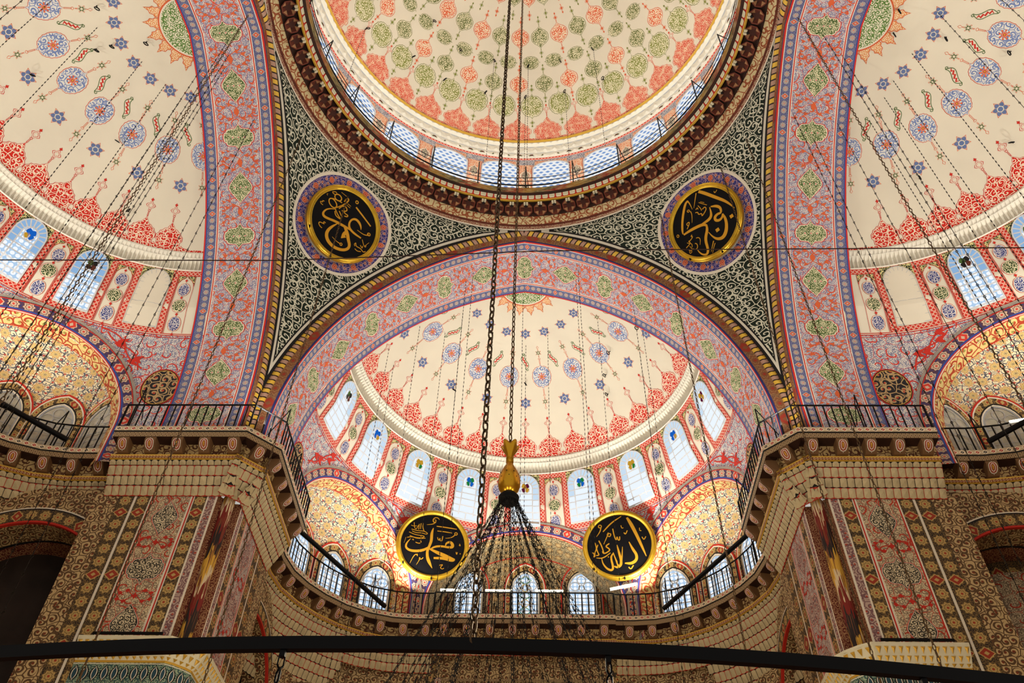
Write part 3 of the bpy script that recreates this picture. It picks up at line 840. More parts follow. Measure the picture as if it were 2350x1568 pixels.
        if seen(tp):
            mp = wall_map(tp); pw = max(.30, (pitch*7.2*pi/180-2*(.60*ws+.23))/2-.03)
            for q, (v, kind) in enumerate(((4.86, 'arab_navy'), (4.18, 'arab_green_dark'), (3.50, 'arab_navy'))):
                a, b = (.23*ws**.5, .33) if kind == 'arab_navy' else (.27*ws**.5, .33)
                nest(m, mp, OGEE, a, b, ['line_red', 'line_white', kind], [.014, .020], .014, (0, v), 2)
            for v in (4.52, 3.84, 5.24, 3.12): nest(m, mp, QUAD, .05, .06, ['line_red'], [], .016, (0, v), 1)
            for sg in (1, -1):
                L = [(sg*pw, 5.41), (sg*.02, 5.41), (sg*.06, 5.33), (sg*pw*.6, 5.26), (sg*pw*.9, 5.12), (sg*pw, 5.0)]
                m.ngon(mp, L if sg < 0 else L[::-1], 'green_spandrel', .014)
                stroke(m, mp, L[1:], .016, 'line_red', .018)
                stroke(m, mp, [(sg*pw, 3.17+.25*q) for q in range(10)], .014, 'line_red', .016)
    # red rinceau running over the exedra arches
    L = []
    for (tc, r, zc) in ex:
        rr = r+.75
        A = [(tc, a) for a in range(40, 141, 4)]
        for i in range(len(A)-1):
            a = rad(A[i][1])
        for s in (0, 1):
            pts = []
            for a in range(36, 145, 3):
                q = rr+.10*sin(rad(a)*14+s*pi)
                u, z = q*cos(rad(a)), zc+q*sin(rad(a))
                if z < 3.0: pts.append((u, z))
                else:
                    if len(pts) > 2: rinceau(m, tc, pts)
                    pts = []
            if len(pts) > 2: rinceau(m, tc, pts)
    # dark half-roundels beside the outer exedra
    for sg in (-1, 1):
        mp = wall_map(sg*87)
        nest(m, lambda u, v, off: mp(u*.9, v, off), [(x, y) for x, y in DISC], .62, .75, ['line_red', 'line_black', 'gold_paint', 'black_corner'], [.03, .03, .02], .02, (0, 1.05), 3)
    o = m.build('wall_'+side, rot=rot); struct(o, 'painted wall with red borders below the %s semi-dome' % side, 'wall')
    # exedrae
    for i, (tc, r, zc) in enumerate(ex): niche(rot, side, tc, r, zc, i == 1, abs(tc) < 5 or seen(tc))
    return glass_list
def rinceau(m, tc, pts):
    def mp(u, v, off):
        R = Rz(v); t = rad(tc)+asin(max(-1, min(1, u/R))); return ((R-off)*sin(t), YC+(R-off)*cos(t), v)
    stroke(m, mp, pts, .042, 'line_red', .012)
    for i in range(2, len(pts)-2, 4):
        x, y = pts[i]; a = .17
        for f in (1, -1): m.ngon(mp, [(x-a, y), (x-.2*a, y+.6*a*f), (x+a, y+.9*a*f), (x+.4*a, y), (x+.7*a, y-.6*a*f)][::f], 'line_red', .016)
ND = dict(d0=7.95, dp=1.75, zs=.6)
EX = [(-57., 3.23, -.63), (0., 3.9, -.82), (57., 3.23, -.63)]
def ex_frame(tc):
    t = rad(tc); return Vector((sin(t), cos(t), 0)), Vector((cos(t), -sin(t), 0))
def ex_pt(tc, u, d, z):
    er, et = ex_frame(tc); p = er*d+et*u; return (p.x, YC+p.y, z)
def niche(rot, side, tc, r, zc, centre, on):
    """arched recess: painted band on the wall, soffit, patterned half-dome (or flat back for the middle one)"""
    m = MB()
    def open_pt(a, rr, off=0.):
        u, z = (rr*cos(a), zc+rr*sin(a)) if 0 <= a <= pi else ((rr if a < 0 else -rr), zc-(abs(a) if a < 0 else a-pi)*2.)
        R = Rz(z)-off; return u, sqrt(max(R*R-u*u, .1)), z
    AS = [-.7+ (pi+1.4)*k/80 for k in range(81)]
    def arcu(a): return a*r
    # layers on the wall face, from the opening outward
    lay = [(0, .03, 'line_white'), (.03, .06, 'line_red'), (.06, .12, 'line_blue'), (.12, .36, 'navy_strip'), (.36, .39, 'line_red'), (.39, .47, 'grey_moulding')]
    for a0, a1, mat in lay:
        bump = .06 if mat == 'grey_moulding' else .03
        rows, uv = [], []
        for a in AS:
            row, ur = [], []
            for q in (a0, (a0+a1)/2, a1):
                u, d, z = open_pt(a, r+q, bump); row.append(ex_pt(tc, u, d, z)); ur.append((arcu(a), q-(a0+a1)/2))
            rows.append(row); uv.append(ur)
        m.grid(rows, mat, uv)
    # soffit
    back = 8.6 if centre else None
    DP = .6
    rows, uv = [], []
    for a in AS:
        u, d, z = open_pt(a, r, .03); D = (9.25-d) if centre else DP
        rows.append([ex_pt(tc, u*(1-.03*q), d+D*q, zc+(z-zc)*(1-.03*q)) for q in (0, .04, .5, .96, 1.)]); uv.append([(arcu(a), q*D-.4) for q in (0, .04, .5, .96, 1.)])
    g_ = 'exedra_brown' if centre else 'gold_red_scroll'; mats = ['line_red', g_, g_, 'line_red']
    m.grid(rows, lambda i, j: mats[j], uv)
    if not centre:
        for a in (.35, .8, 1.25, pi-1.25, pi-.8, pi-.35):
            def mp(u, v, off, a=a):
                uu, d, z = open_pt(a+u/r, r-off-.03, .03); return ex_pt(tc, uu, d+.32+v, z)
            nest(m, mp, OGEE, .30, .21, ['line_red', 'line_white', 'arab_olive'], [.02, .02], .01, rings=2)
    # back
    rows, uv = [], []
    if centre:
        for a in AS:
            row, ur = [], []
            u, d, z = open_pt(a, r, .03); u *= .97; z = zc+(z-zc)*.97
            for k in range(9):
                f = 1-k/8; zz = (zc+(z-zc)*f) if 0 <= a <= pi else z
                row.append(ex_pt(tc, u*f, 9.25+.02*k/8, zz)); ur.append((u*f, zz))
            rows.append(row); uv.append(ur)
    else:
        AA = [rad(-90+180*k/48) for k in range(49)]
        for z in (-1.9, -1.2, -.4, .2, ND['zs']):
            rows.append([ex_pt(tc, 3.2*sin(a), ND['d0']+ND['dp']*cos(a), z) for a in AA]); uv.append([(a*3.0, z) for a in AA])
        for k in range(1, 19):
            e = pi/2*k/18; f = cos(e)
            rows.append([ex_pt(tc, 3.2*sin(a)*f, ND['d0']+ND['dp']*cos(a)*f, ND['zs']+2.05*sin(e)) for a in AA]); uv.append([(a*f*3.0, ND['zs']+e*2.6) for a in AA])
    m.grid(rows, 'exedra_brown' if centre else 'exedra_carpet', uv)
    o = m.build('exedra', rot=rot, smooth=False)
    struct(o, 'arched exedra with %s painted back, %s of the %s semi-dome' % (('brown' if centre else 'flowered'), ('middle' if centre else ('left' if tc < 0 else 'right')), side), 'exedra')

# ------------------------------------------------------------------ leaded windows
WIN_N = [0]
def wall_window(rot, side, tw, pitch, n, blind, tint):
    ws = pitch/20.; mp = wall_map(tw); w = .60*ws
    O = mp(0, WZ0, 0)
    WIN_N[0] += 1
    t = thing('window_%d' % (24+WIN_N[0]), '', 'window', O, rot); t['kind'] = 'structure'
    if blind:
        t['label'] = 'blind painted window with grey outlined panes below the %s semi-dome' % side
        b = MB(); b.ngon(mp, arch_loop(w, WZ0, WZS, WZA), 'plaster', .022); b.build('panel', t)
    else: t['label'] = 'round-headed leaded window below the %s semi-dome, number %d from its left end' % (side, n)
    # lead came pattern: outer ring of voussoir panes, inner arch of shifted panes
    line = 'came' if not blind else 'came_grey'
    wi, zi = w*.52, 4.95
    b = MB()
    g = MB()
    if not blind:
        L = arch_loop(w, WZ0, WZS, WZA)
        def cell(pts, mat): g.ngon(mp, pts, mat, .03)
        # voussoirs
        for k in range(9):
            a0, a1 = pi*k/9, pi*(k+1)/9
            q = lambda a, f: (w*f*cos(a), WZS+(WZA-WZS)*f*sin(a))
            cell([q(a0, .50), q(a0, 1), q((a0+a1)/2, 1), q(a1, 1), q(a1, .50)], tint[0])
        q = [(wi*cos(pi*k/12), WZS+(WZA-WZS)*.5*sin(pi*k/12)) for k in range(13)]
        cell(q, tint[1])
        for sx in (-1, 1):
            for k in range(6):
                z0 = WZ0+(WZS-WZ0)*k/6; z1 = WZ0+(WZS-WZ0)*(k+1)/6
                cell([(sx*w, z0), (sx*w, z1), (sx*wi, z1), (sx*wi, z0)][::-sx], tint[0] if k > 3 else tint[2])
        for k in range(5):
            z0 = WZ0+(WZS-WZ0)*k/5; z1 = WZ0+(WZS-WZ0)*(k+1)/5
            for x0, x1 in ((-wi, 0), (0, wi)): cell([(x0, z0), (x1, z0), (x1, z1), (x0, z1)], tint[1] if k > 2 else tint[2])
        g.build('pane', t)
    lw = .045 if not blind else .012
    off = .06 if not blind else .03
    S = lambda pts, ww=lw: stroke(b, mp, pts, ww, line, off)
    S([(w*cos(pi*k/16), WZS+(WZA-WZS)*sin(pi*k/16)) for k in range(17)])
    S([(wi*cos(pi*k/16), WZS+(WZA-WZS)*.5*sin(pi*k/16)) for k in range(17)])
    for k in range(1, 9):
        a = pi*k/9; S([(w*f*cos(a), WZS+(WZA-WZS)*f*sin(a)) for f in (.5, .75, 1)])
    for sx in (-1, 1):
        S([(sx*w, WZ0+(WZS-WZ0)*k/6) for k in range(7)]); S([(sx*wi, WZ0+.18+(WZS-WZ0-.18)*k/6) for k in range(7)])
        for k in range(0, 7): S([(sx*w, WZ0+(WZS-WZ0)*k/6), (sx*wi, WZ0+(WZS-WZ0)*k/6)])
    for k in range(1, 6):
        z = WZ0+.02+(WZS-WZ0)*k/6; S([(-wi, z), (0, z), (wi, z)])
    S([(-w, WZ0+.02), (0, WZ0+.02), (w, WZ0+.02)])
    S([(0, WZ0), (0, WZ0+.3)]); S([(0, WZS-.25), (0, WZS)], lw*.6)
    b.build('frame', t)
    # coloured fan roundel near the head
    r = MB(); cz = WZS+.02; cols = tint[3]
    for k, c in enumerate(cols):
        a = 2*pi*k/len(cols)+pi/4
        nest(r, lambda u, v, o2, a=a: mp(.20*.5*sin(a)+u*cos(a)+v*sin(a), cz+.24*.5*cos(a)-u*sin(a)+v*cos(a), o2), OGEE, .10, .15, [c], [], .05 if not blind else .034, rings=1)
    A = [(.19*sin(2*pi*k/24), cz+.25*cos(2*pi*k/24)) for k in range(25)]
    stroke(r, mp, A, .03, line if not blind else 'line_black', off+.005)
    r.build('rosette', t)
def ogee_outline(w, z0, zs, za, n=7):
    """pointed head"""
    o = [(w, z0), (w, (z0+zs)/2), (w, zs)]
    for k in range(1, n): q = k/n; o.append((w*cos(q*pi/2)**.85, zs+(za-zs)*(sin(q*pi/2)*.86+.14*q**3)))
    return o+[(0, za)]+[(-x, y) for x, y in reversed(o)]
def niche_window(rot, side, tc, un, d, ang, z0, n, kind, label):
    """pointed window standing in an exedra: un, d plan place in the exedra frame; ang turns it to the niche wall"""
    er, et = ex_frame(tc); c, s = cos(ang), sin(ang)
    ax = et*c-er*s; nr = er*c+et*s
    O = Vector(ex_pt(tc, un, d, z0))
    def mp(u, v, off=0.): p = O+ax*u-nr*off; return (p.x, p.y, z0+v)
    WIN_N[0] += 1
    t = thing('window_%d' % (24+WIN_N[0]), label, 'window', tuple(O), rot); t['kind'] = 'structure'
    w, h = .56, 2.1
    f = MB()
    R3 = [ogee_outline(w+e, 0, 1.25, h+e*1.5) for e in (.0, .04, .08, .24, .28, .33)]
    for k, mat in enumerate(('line_white', 'line_black', 'black_gold_strip' if kind != 'brown' else 'brown_scroll', 'line_white' if kind != 'brown' else 'grey_moulding', 'line_red')):
        L0, L1 = R3[k], R3[k+1]; ar = [0]
        for i in range(1, len(L0)): ar.append(ar[-1]+hypot(L0[i][0]-L0[i-1][0], L0[i][1]-L0[i-1][1]))
        f.band([mp(*p, .06) for p in L0], [mp(*p, .06) for p in L1], mat, False, [(q, -.08) for q in ar], [(q, .08) for q in ar])
    f.band([mp(*p, .06) for p in R3[-1]], [mp(*p, -.25) for p in R3[-1]], 'line_red', False)
    f.build('surround', t)
    g = MB(); L = ogee_outline(w, 0, 1.25, h)
    g.ngon(mp, L, 'marble' if kind == 'blind' else ('pane_bottle'), .03); g.build('pane', t)
    b = MB(); line = 'came' if kind != 'blind' else 'came_grey'
    lw = .04 if kind != 'blind' else .02
    for x in (-.28, 0, .28): stroke(b, mp, [(x, 0), (x, .6), (x, 1.2)], lw, line, .05)
    for z in (.01, .3, .6, .9, 1.2): stroke(b, mp, [(-w, z), (0, z), (w, z)], lw, line, .05)
    for (x, z, r_) in ((-.28, 1.45, .2), (.28, 1.45, .2), (0, 1.75, .18), (0, 1.38, .12)):
        stroke(b, mp, [(x+r_*sin(2*pi*k/14), z+r_*cos(2*pi*k/14)) for k in range(15)], lw, line, .055)
    b.band([mp(*p, .05) for p in L], [mp(*p, .05) for p in ogee_outline(w-.04, 0, 1.25, h-.05)], line, False)
    if kind == 'colour':
        for i in range(5):
            for sx in (-1, 1):
                stroke(b, mp, [(sx*.02, .1+.36*i), (sx*.26, .28+.36*i), (sx*.02, .46+.36*i)], .035, 'pane_green' if i % 2 == 0 else 'pane_amber', .06)
    b.build('frame', t)

# ------------------------------------------------------------------ galleries, cornices, piers
class Path:
    """plan curve with the hall on its right; o pushes into the masonry"""
    def __init__(s, P, step=.1):
        s.k = []; s.cor = []
        for i in range(len(P)-1):
            (a, b), (c, d) = P[i], P[i+1]; L = hypot(c-a, d-b); n = max(1, int(L/step))
            for j in range(n): s.k.append((a+(c-a)*j/n, b+(d-b)*j/n))
        s.k.append(P[-1]); s.u = [0.]
        for i in range(1, len(s.k)): s.u.append(s.u[-1]+hypot(s.k[i][0]-s.k[i-1][0], s.k[i][1]-s.k[i-1][1]))
        s.L = s.u[-1]; s.n = []
        for i in range(len(s.k)):
            ns = []
            for a, b in ((i-1, i), (i, i+1)):
                if a >= 0 and b < len(s.k):
                    dx, dy = s.k[b][0]-s.k[a][0], s.k[b][1]-s.k[a][1]; q = hypot(dx, dy) or 1; ns.append((-dy/q, dx/q))
            x = sum(q[0] for q in ns)/len(ns); y = sum(q[1] for q in ns)/len(ns); q = hypot(x, y)
            f = 1/max(q, .45)
            s.n.append((x/q*min(f, 1.6), y/q*min(f, 1.6)))
    def at(s, u, o, z):
        u = max(0, min(s.L, u)); lo, hi = 0, len(s.u)-1
        while hi-lo > 1:
            md = (lo+hi)//2
            if s.u[md] <= u: lo = md
            else: hi = md
        t = (u-s.u[lo])/max(1e-9, s.u[hi]-s.u[lo])
        a, b, p, q = s.k[lo], s.k[hi], s.n[lo], s.n[hi]
        return (a[0]+(b[0]-a[0])*t+(p[0]+(q[0]-p[0])*t)*o, a[1]+(b[1]-a[1])*t+(p[1]+(q[1]-p[1])*t)*o, z)
    def tan(s, u):
        a, b = s.at(u-.05, 0, 0), s.at(u+.05, 0, 0); return Vector((b[0]-a[0], b[1]-a[1], 0)).normalized()
    def sweep(s, m, prof, u0=0, u1=None):
        """prof: [(o0,z0,o1,z1,mat)]"""
        for (o0, z0, o1, z1, mat) in prof:
            h = hypot(o1-o0, z1-z0)
            A = [s.k[i] for i in range(len(s.k))]
            ra = [(s.k[i][0]+s.n[i][0]*o0, s.k[i][1]+s.n[i][1]*o0, z0) for i in range(len(s.k))]
            rb = [(s.k[i][0]+s.n[i][0]*o1, s.k[i][1]+s.n[i][1]*o1, z1) for i in range(len(s.k))]
            m.grid([ra, rb], mat, [[(u, h/2) for u in s.u], [(u, -h/2) for u in s.u]])
def tier(m, path, o0, z0, o1, z1, line, pitch=.20, cap=False, u0=0., u1=None, mat='stone'):
    """row of small niche cells over a coloured joint"""
    u1 = path.L if u1 is None else u1
    us = [u0+(u1-u0)*i/200 for i in range(201)]; om = (o0+o1)/2
    q = [path.at(u, om, 0) for u in us]; cl = [0.]
    for i in range(200): cl.append(cl[-1]+hypot(q[i+1][0]-q[i][0], q[i+1][1]-q[i][1]))
    def inv(s):
        s = max(0, min(cl[-1], s)); i = 0
        lo, hi = 0, 200
        while hi-lo > 1:
            md = (lo+hi)//2
            if cl[md] <= s: lo = md
            else: hi = md
        return us[lo]+(us[hi]-us[lo])*(s-cl[lo])/max(1e-9, cl[hi]-cl[lo])
    n = max(1, int(cl[-1]/pitch)); p = cl[-1]/n; u0 = 0.
    def S(s, f, off): return path.at(inv(s), o0+(o1-o0)*f-off, z0+(z1-z0)*f)
    for i in range(n):
        a = u0+p*i
        m.face([S(a, 0, 0), S(a+p, 0, 0), S(a+p, 1, 0), S(a, 1, 0)], line)
    for i in range(n):
        c = u0+p*(i+.5); h = p*.46
        if cap: L = [(-h, .95), (h, .95), (h, .35), (h*.6, .1), (0, .02), (-h*.6, .1), (-h, .35)]
        else: L = [(-h, .92), (0, .99), (h, .92), (h, .13), (h*.5, .05), (-h*.5, .05), (-h, .13)]
        q = [S(c+x, f, .012) for x, f in L]; t, b = S(c, .12, .05 if cap else .02), S(c, .80, .035)
        mid = S(c, .5, .055)
        for k in range(len(q)): m.face([q[k], q[(k+1) % len(q)], mid], mat)
LIP = -1.42
def cornice(name, path, rot, label, tiers, corbels, floor=1.6, deep=None):
    m = MB(); z = LIP
    prof = [(floor, z+.02, .0, z+.02, 'stone'), (0, z+.02, 0, z-.15, 'lozenge_band'), (0, z-.15, .03, z-.18, 'line_black'), (.03, z-.18, .05, z-.34, 'brown_guilloche'),
            (.05, z-.34, .40, z-.36, 'brown_dark'), (.40, z-.36, .46, z-.74, 'frieze_scroll'), (.46, z-.74, .36, z-.76, 'gold_paint'), (.36, z-.76, .37, z-.80, 'gold_paint'),
            (.37, z-.80, .38, z-.88, 'brown_guilloche2'), (.38, z-.88, .42, z-.91, 'gold_paint')]
    path.sweep(m, prof)
    o, zz = .42, z-.91
    for k, (do, dz, line, cap) in enumerate(tiers):
        tier(m, path, o, zz, o+do, zz+dz, line, .205, cap); o += do; zz += dz
    if deep:
        for k in range(deep[2]):
            tier(m, path, o+.0, zz, o+.13, zz-.30, ('line_black', 'line_red')[k % 2], .205, False, deep[0]+k*deep[3], deep[1]-k*deep[3]*.6); o += .13; zz -= .30
    t = m.build(name, rot=rot); struct(t, label, 'trim')
    for i, u in enumerate(corbels):
        b = MB(); tv = path.tan(u); nv = Vector((-tv.y, tv.x, 0)); up = Vector((0, 0, 1)); O = Vector(path.at(u, 0, z-.35))
        w = .16
        pr = [(.06, 0), (.05, -.10), (.10, -.20), (.20, -.30), (.30, -.38), (.44, -.39), (.44, 0)]
        q = lambda x, o_, zz_: tuple(O+tv*x+nv*o_+up*zz_)
        for k in range(len(pr)-1):
            b.face([q(-w, *pr[k]), q(w, *pr[k]), q(w, *pr[k+1]), q(-w, *pr[k+1])], 'corbel_black')
        b.face([q(-w, *p) for p in pr], 'corbel_black'); b.face([q(w, *p) for p in reversed(pr)], 'corbel_black')
        # painted rosette on the scroll face
        def mp(x, v, off): 
            f = max(0, min(1, (.18-v)/.36)); k = f*4; i_ = min(3, int(k)); g = k-i_
            oo = pr[i_][0]+(pr[i_+1][0]-pr[i_][0])*g; zz_ = pr[i_][1]+(pr[i_+1][1]-pr[i_][1])*g
            return q(x, oo-off, zz_-off*.6)
        nest(b, mp, OGEE, .125, .165, ['line_white', 'corbel_red', 'line_white', 'corbel_red', 'gold_paint'], [.022, .035, .02, .025], .012, rings=1)
        b.build('corbel', t)
    return t
def railing(name, path, rot, label, o=.10, step=.24, h=.95, u0=0., u1=None, tall=(), braces=()):
    u1 = path.L if u1 is None else u1
    z = LIP+.02
    t = thing(name, label, 'railing', path.at((u0+u1)/2, o, z), rot, 'iron gallery railings')
    n = int((u1-u0)/.12)
    r = MB(); r.tube([path.at(u0+(u1-u0)*i/n, o, z+h) for i in range(n+1)], .028, 'iron', 5); r.build('top_rail', t)
    r = MB(); r.tube([path.at(u0+(u1-u0)*i/n, o, z+.06) for i in range(n+1)], .014, 'iron', 4); r.build('bottom_rail', t)
    k = max(2, int((u1-u0)/step))
    for i in range(k+1):
        u = u0+(u1-u0)*i/k; end = i in (0, k)
        b = MB(); p = path.at(u, o, z); b.tube([p, (p[0], p[1], z+h)], .036 if end else .023, 'iron', 5); b.build('post' if end else 'baluster', t)
    for (u, hh, back) in tall:
        b = MB(); p = Vector(path.at(u, o, z)); q = p+Vector((0, 0, hh)); b.tube([p, q], .022, 'iron', 5)
        e = Vector(path.at(u, o+back, z+hh*.45)); b.tube([q, e], .016, 'iron', 4); b.build('brace', t)
    return t
P_PIER = [(-11.95, 7.15), (-8.0, 7.15), (-7.15, 8.0), (-7.15, 11.95)]
P_EXE = [(-8.15, 11.6), (-8.16, 12.4), (-8.15, 13.6), (-8.0, 14.5), (-7.65, 15.3), (-7.15, 16.05), (-6.5, 16.75), (-5.7, 17.3), (-4.9, 17.6), (-4.1, 17.7), (-3.42, 17.7)]
P_MID = [(-3.42, 17.62), (3.42, 17.62)]
def flip(P): return [(-x, y) for x, y in reversed(P)]
def pier(rot, side):
    """square pier with painted faces, chamfered inner corner and engaged flame column; built at the far left"""
    m = MB(); zt, zb = -3.12, -19.63
    def strips(S, F):
        """S: [(a,b,mat)] along the face; F(a,z)->point"""
        for a, b, mat in S:
            zz = [zt+(zb-zt)*k/8 for k in range(9)]
            m.grid([[F(q, z) for q in (a, b)] for z in zz], mat, [[(z, (q-(a+b)/2)) for q in (a, b)] for z in zz] if 'strip' in mat else [[(q, z) for q in (a, b)] for z in zz])
    S = [(8.1, 8.64, 'mauve_scroll'), (8.64, 8.70, 'line_white'), (8.70, 8.90, 'mauve_scroll'), (8.90, 8.95, 'line_white'), (8.95, 9.30, 'black_gold_strip'), (9.30, 9.33, 'line_white'), (9.33, 9.37, 'line_red'), (9.37, 9.42, 'line_white'),
         (9.42, 10.50, 'pier_field'), (10.50, 10.54, 'line_red'), (10.54, 10.58, 'line_white'), (10.58, 10.98, 'black_gold_strip'), (10.98, 11.05, 'line_white'), (11.05, 11.5, 'black_gold_strip'), (11.5, 12.2, 'brown_scroll')]
    S2 = [(a, b, {'pier_field': 'mauve_field', 'black_gold_strip': 'gold_dark_strip'}.get(c, c)) for a, b, c in S]
    if rot: S, S2 = S2, S
    strips([q for q in S if q[0] >= 8.64], lambda a, z: (-a, 8.1, z))
    strips([q for q in S2 if q[0] >= 8.64], lambda a, z: (-8.1, a, z))
    # notch
    N = [(-8.64, 8.1), (-8.62, 8.22), (-8.52, 8.30)]
    zz = [zt, zb]
    for (a, b, mat) in (((-8.64, 8.1), (-8.62, 8.30), 'dark_red_scroll'), ((-8.62, 8.30), (-8.30, 8.62), 'dark_red_scroll'), ((-8.30, 8.62), (-8.1, 8.64), 'dark_red_scroll')):
        m.grid([[(*a, z), (*b, z)] for z in zz], mat, [[(0, z), (.35, z)] for z in zz])
    m.lathe([(.17, zb), (.17, zt+.02)], (-8.42, 8.42, 0), 'flame', 18)
    for k, z in enumerate((-3.98, -5.62, -7.22, -8.84, -10.46)):
        for F, mats in ((lambda u, v, off: (-9.94+u, 8.1-off, z+v), ('mauve_scroll' if rot else 'pier_capsule')), (lambda u, v, off: (-8.1+off, 9.94+u, z+v), ('pier_capsule' if rot else 'mauve_scroll'))):
            if k % 2: nest(m, F, CART, .52, .52, ['line_red', 'line_white', 'line_black', mats], [.022, .02, .02], .008, rings=2)
            else: nest(m, F, MANDORLA, .38, .60, ['line_red', 'line_white', 'line_black', mats], [.02, .016, .02], .008, rings=2)
            if k < 4:
                G = lambda u, v, off: F(u, v-.81, off)
                nest(m, G, QUAD, .07, .10, ['line_red'], [], .012, rings=1)
                for sx in (-1, 1):
                    stroke(m, G, [(sx*.05, 0), (sx*.2, .14), (sx*.38, .10), (sx*.46, -.05)], .02, 'line_red', .01)
                    stroke(m, G, [(sx*.05, 0), (sx*.2, -.14), (sx*.38, -.12), (sx*.5, .05)], .02, 'line_red', .01)
                    for x, y in ((.22, .15), (.4, .08), (.24, -.16), (.42, -.1)): m.ngon(G, [(sx*(x-.06), y), (sx*x, y+.06), (sx*(x+.08), y+.02), (sx*(x+.02), y-.06)][::sx], 'line_red', .012)
    o = m.build('pier', rot=rot); struct(o, 'great painted pier with cartouches on the %s' % side, 'pier')
    # capital-like ledge with gilded drops and the tiled dado under it
    m = MB(); z = -7.72
    Q = Path([(-10.75, 7.92), (-8.5, 7.92), (-8.3, 8.05), (-8.05, 8.3), (-7.92, 8.5), (-7.92, 10.75)], .1)
    Q.sweep(m, [(.2, z, -.18, z, 'stone_white'), (-.18, z, -.18, z-.07, 'stone_white'), (.10, z-.5, .10, z-.56, 'gold_paint'), (.10, z-.56, .12, -19.6, 'tile_green')])
    for k, (oa, za, ob, zb_) in enumerate(((-.18, z-.07, -.08, z-.26), (-.08, z-.26, .02, z-.42), (.02, z-.42, .10, z-.5))):
        n = int(Q.L/.17)
        for i in range(n):
            a = Q.L*i/n; b = Q.L*(i+1)/n; c = (a+b)/2
            m.face([Q.at(a, oa, za), Q.at(b, oa, za), Q.at(b, ob, zb_), Q.at(a, ob, zb_)], 'stone_white')
            q = [Q.at(a+.03, oa-.015+(ob-oa)*.2, za+(zb_-za)*.2), Q.at(b-.03, oa-.015+(ob-oa)*.2, za+(zb_-za)*.2), Q.at(c, ob-.02, zb_)]
            mid = Q.at(c, (oa+ob)/2-.05, (za+zb_)/2)
            for e in range(3): m.face([q[e], q[(e+1) % 3], mid], 'gold_paint')
    Q.sweep(m, [(.095, z-.58, .095, z-.60, 'line_white'), (.09, z-1.08, .09, z-1.12, 'line_white'), (.095, z-1.14, .095, z-2.6, 'tile_lattice')])
    n = int(Q.L/.24)
    for i in range(n):
        u = Q.L*(i+.5)/n
        def mp(x, v, off): return Q.at(u+x, .09-off, z-.84+v)
        nest(m, mp, LENS, .10, .22, ['line_black', 'line_white', 'line_teal'], [.03, .02], .01, rings=1)
    o = m.build('trim_7', rot=rot); struct(o, 'white ledge with gilded drops above green tiles on the %s pier' % side, 'trim')
def lower_wall(rot, side, lit):
    """walls under the gallery: an arched opening beside each pier, then the curved wall"""
    for sg in (-1, 1):
        m = MB(); X0 = 8.6; yc, zc, r, R = 14.0, -6.6, 2.78, 3.3
        F = lambda y, z, off=0.: (sg*(X0-off), y, z)
        ya, yb = 11.0, 16.4
        ys = [ya+.1*i for i in range(55)]; zs = [-2.6-.1*i for i in range(41)]+[-6.6-.5*i for i in range(1, 27)]
        m.grid([[F(y, z) for y in ys] for z in zs], 'brown_scroll', [[(y, z) for y in ys] for z in zs],
               lambda i, j: hypot(ys[j]+.05-yc, max(0, zs[i]-.05-zc)) < r+.15)
        def ap(a, rr, off=0.):
            y, z = (yc+rr*cos(a), zc+rr*sin(a)) if 0 <= a <= pi else (yc+(rr if a < 0 else -rr), zc-(-a if a < 0 else a-pi)*6)
            return F(y, z, off)
        AS = [-2.+(pi+4)*k/90 for k in range(91)]
        for a0, a1, mat in ((r, r+.06, 'line_red'), (r+.06, R-.08, 'black_gold_strip'), (R-.08, R-.04, 'line_black'), (R-.04, R, 'line_white')):
            m.grid([[ap(a, q, .03) for q in (a0, (a0+a1)/2, a1)] for a in AS], mat, [[(a*3, q-(a0+a1)/2) for q in (a0, (a0+a1)/2, a1)] for a in AS])
        # deep soffit
        def sp(a, d):
            p = ap(a, r, .03); return (p[0]+sg*d, p[1], p[2])
        m.grid([[sp(a, d) for d in (0, .1, .9, 1.0, 2.2)] for a in AS], lambda i, j: ('line_red', 'brown_scroll', 'line_black', 'dark_red_scroll')[j], [[(a*2.8, d) for d in (0, .1, .9, 1., 2.2)] for a in AS])
        o = m.build('wall_%s_%s' % (side, 'a' if sg < 0 else 'b'), rot=rot); struct(o, 'brown scroll wall with a painted arch under the %s gallery' % side, 'wall')
    m = MB()
    Q = Path([(-8.6, 16.2)]+[(-8.5, 16.3), (-8.0, 17.1), (-7.2, 17.9), (-6.2, 18.4), (-5., 18.65), (-3.4, 18.7), (3.4, 18.7), (5., 18.65), (6.2, 18.4), (7.2, 17.9), (8.0, 17.1), (8.5, 16.3), (8.6, 16.2)], .2)
    Q.sweep(m, [(0, -2.5, 0, -19.6, 'brown_scroll')])
    for (y, h, mat) in ((-3.42, .10, 'brown_guilloche'), (-3.62, .22, 'black_gold_strip'), (-3.86, .06, 'line_white')):
        m.grid([[(x, 18.66, z) for x in (-3.3, 3.3)] for z in (y, y-h)], mat, [[(x, z-y+h/2) for x in (-3.3, 3.3)] for z in (y, y-h)])
    m.grid([[(x, 18.665, z) for x in (-2.9, 2.9)] for z in (-4.02, -6.4)], 'beige_field', [[(x, z) for x in (-2.9, 2.9)] for z in (-4.02, -6.4)])
    for x in (-3.15, 3.15): m.grid([[(x-.12, 18.655, z), (x+.12, 18.655, z)] for z in (-3.4, -8)], 'navy_strip', [[(z, -.12), (z, .12)] for z in (-3.4, -8)])
    for x in (-3.42, 3.42): m.grid([[(x-.16, 18.655, z), (x+.16, 18.655, z)] for z in (-2.9, -8)], 'black_gold_strip', [[(z, -.16), (z, .16)] for z in (-2.9, -8)])
    o = m.build('wall_%s_curved' % side, rot=rot); struct(o, 'patterned curved wall under the %s gallery' % side, 'wall')

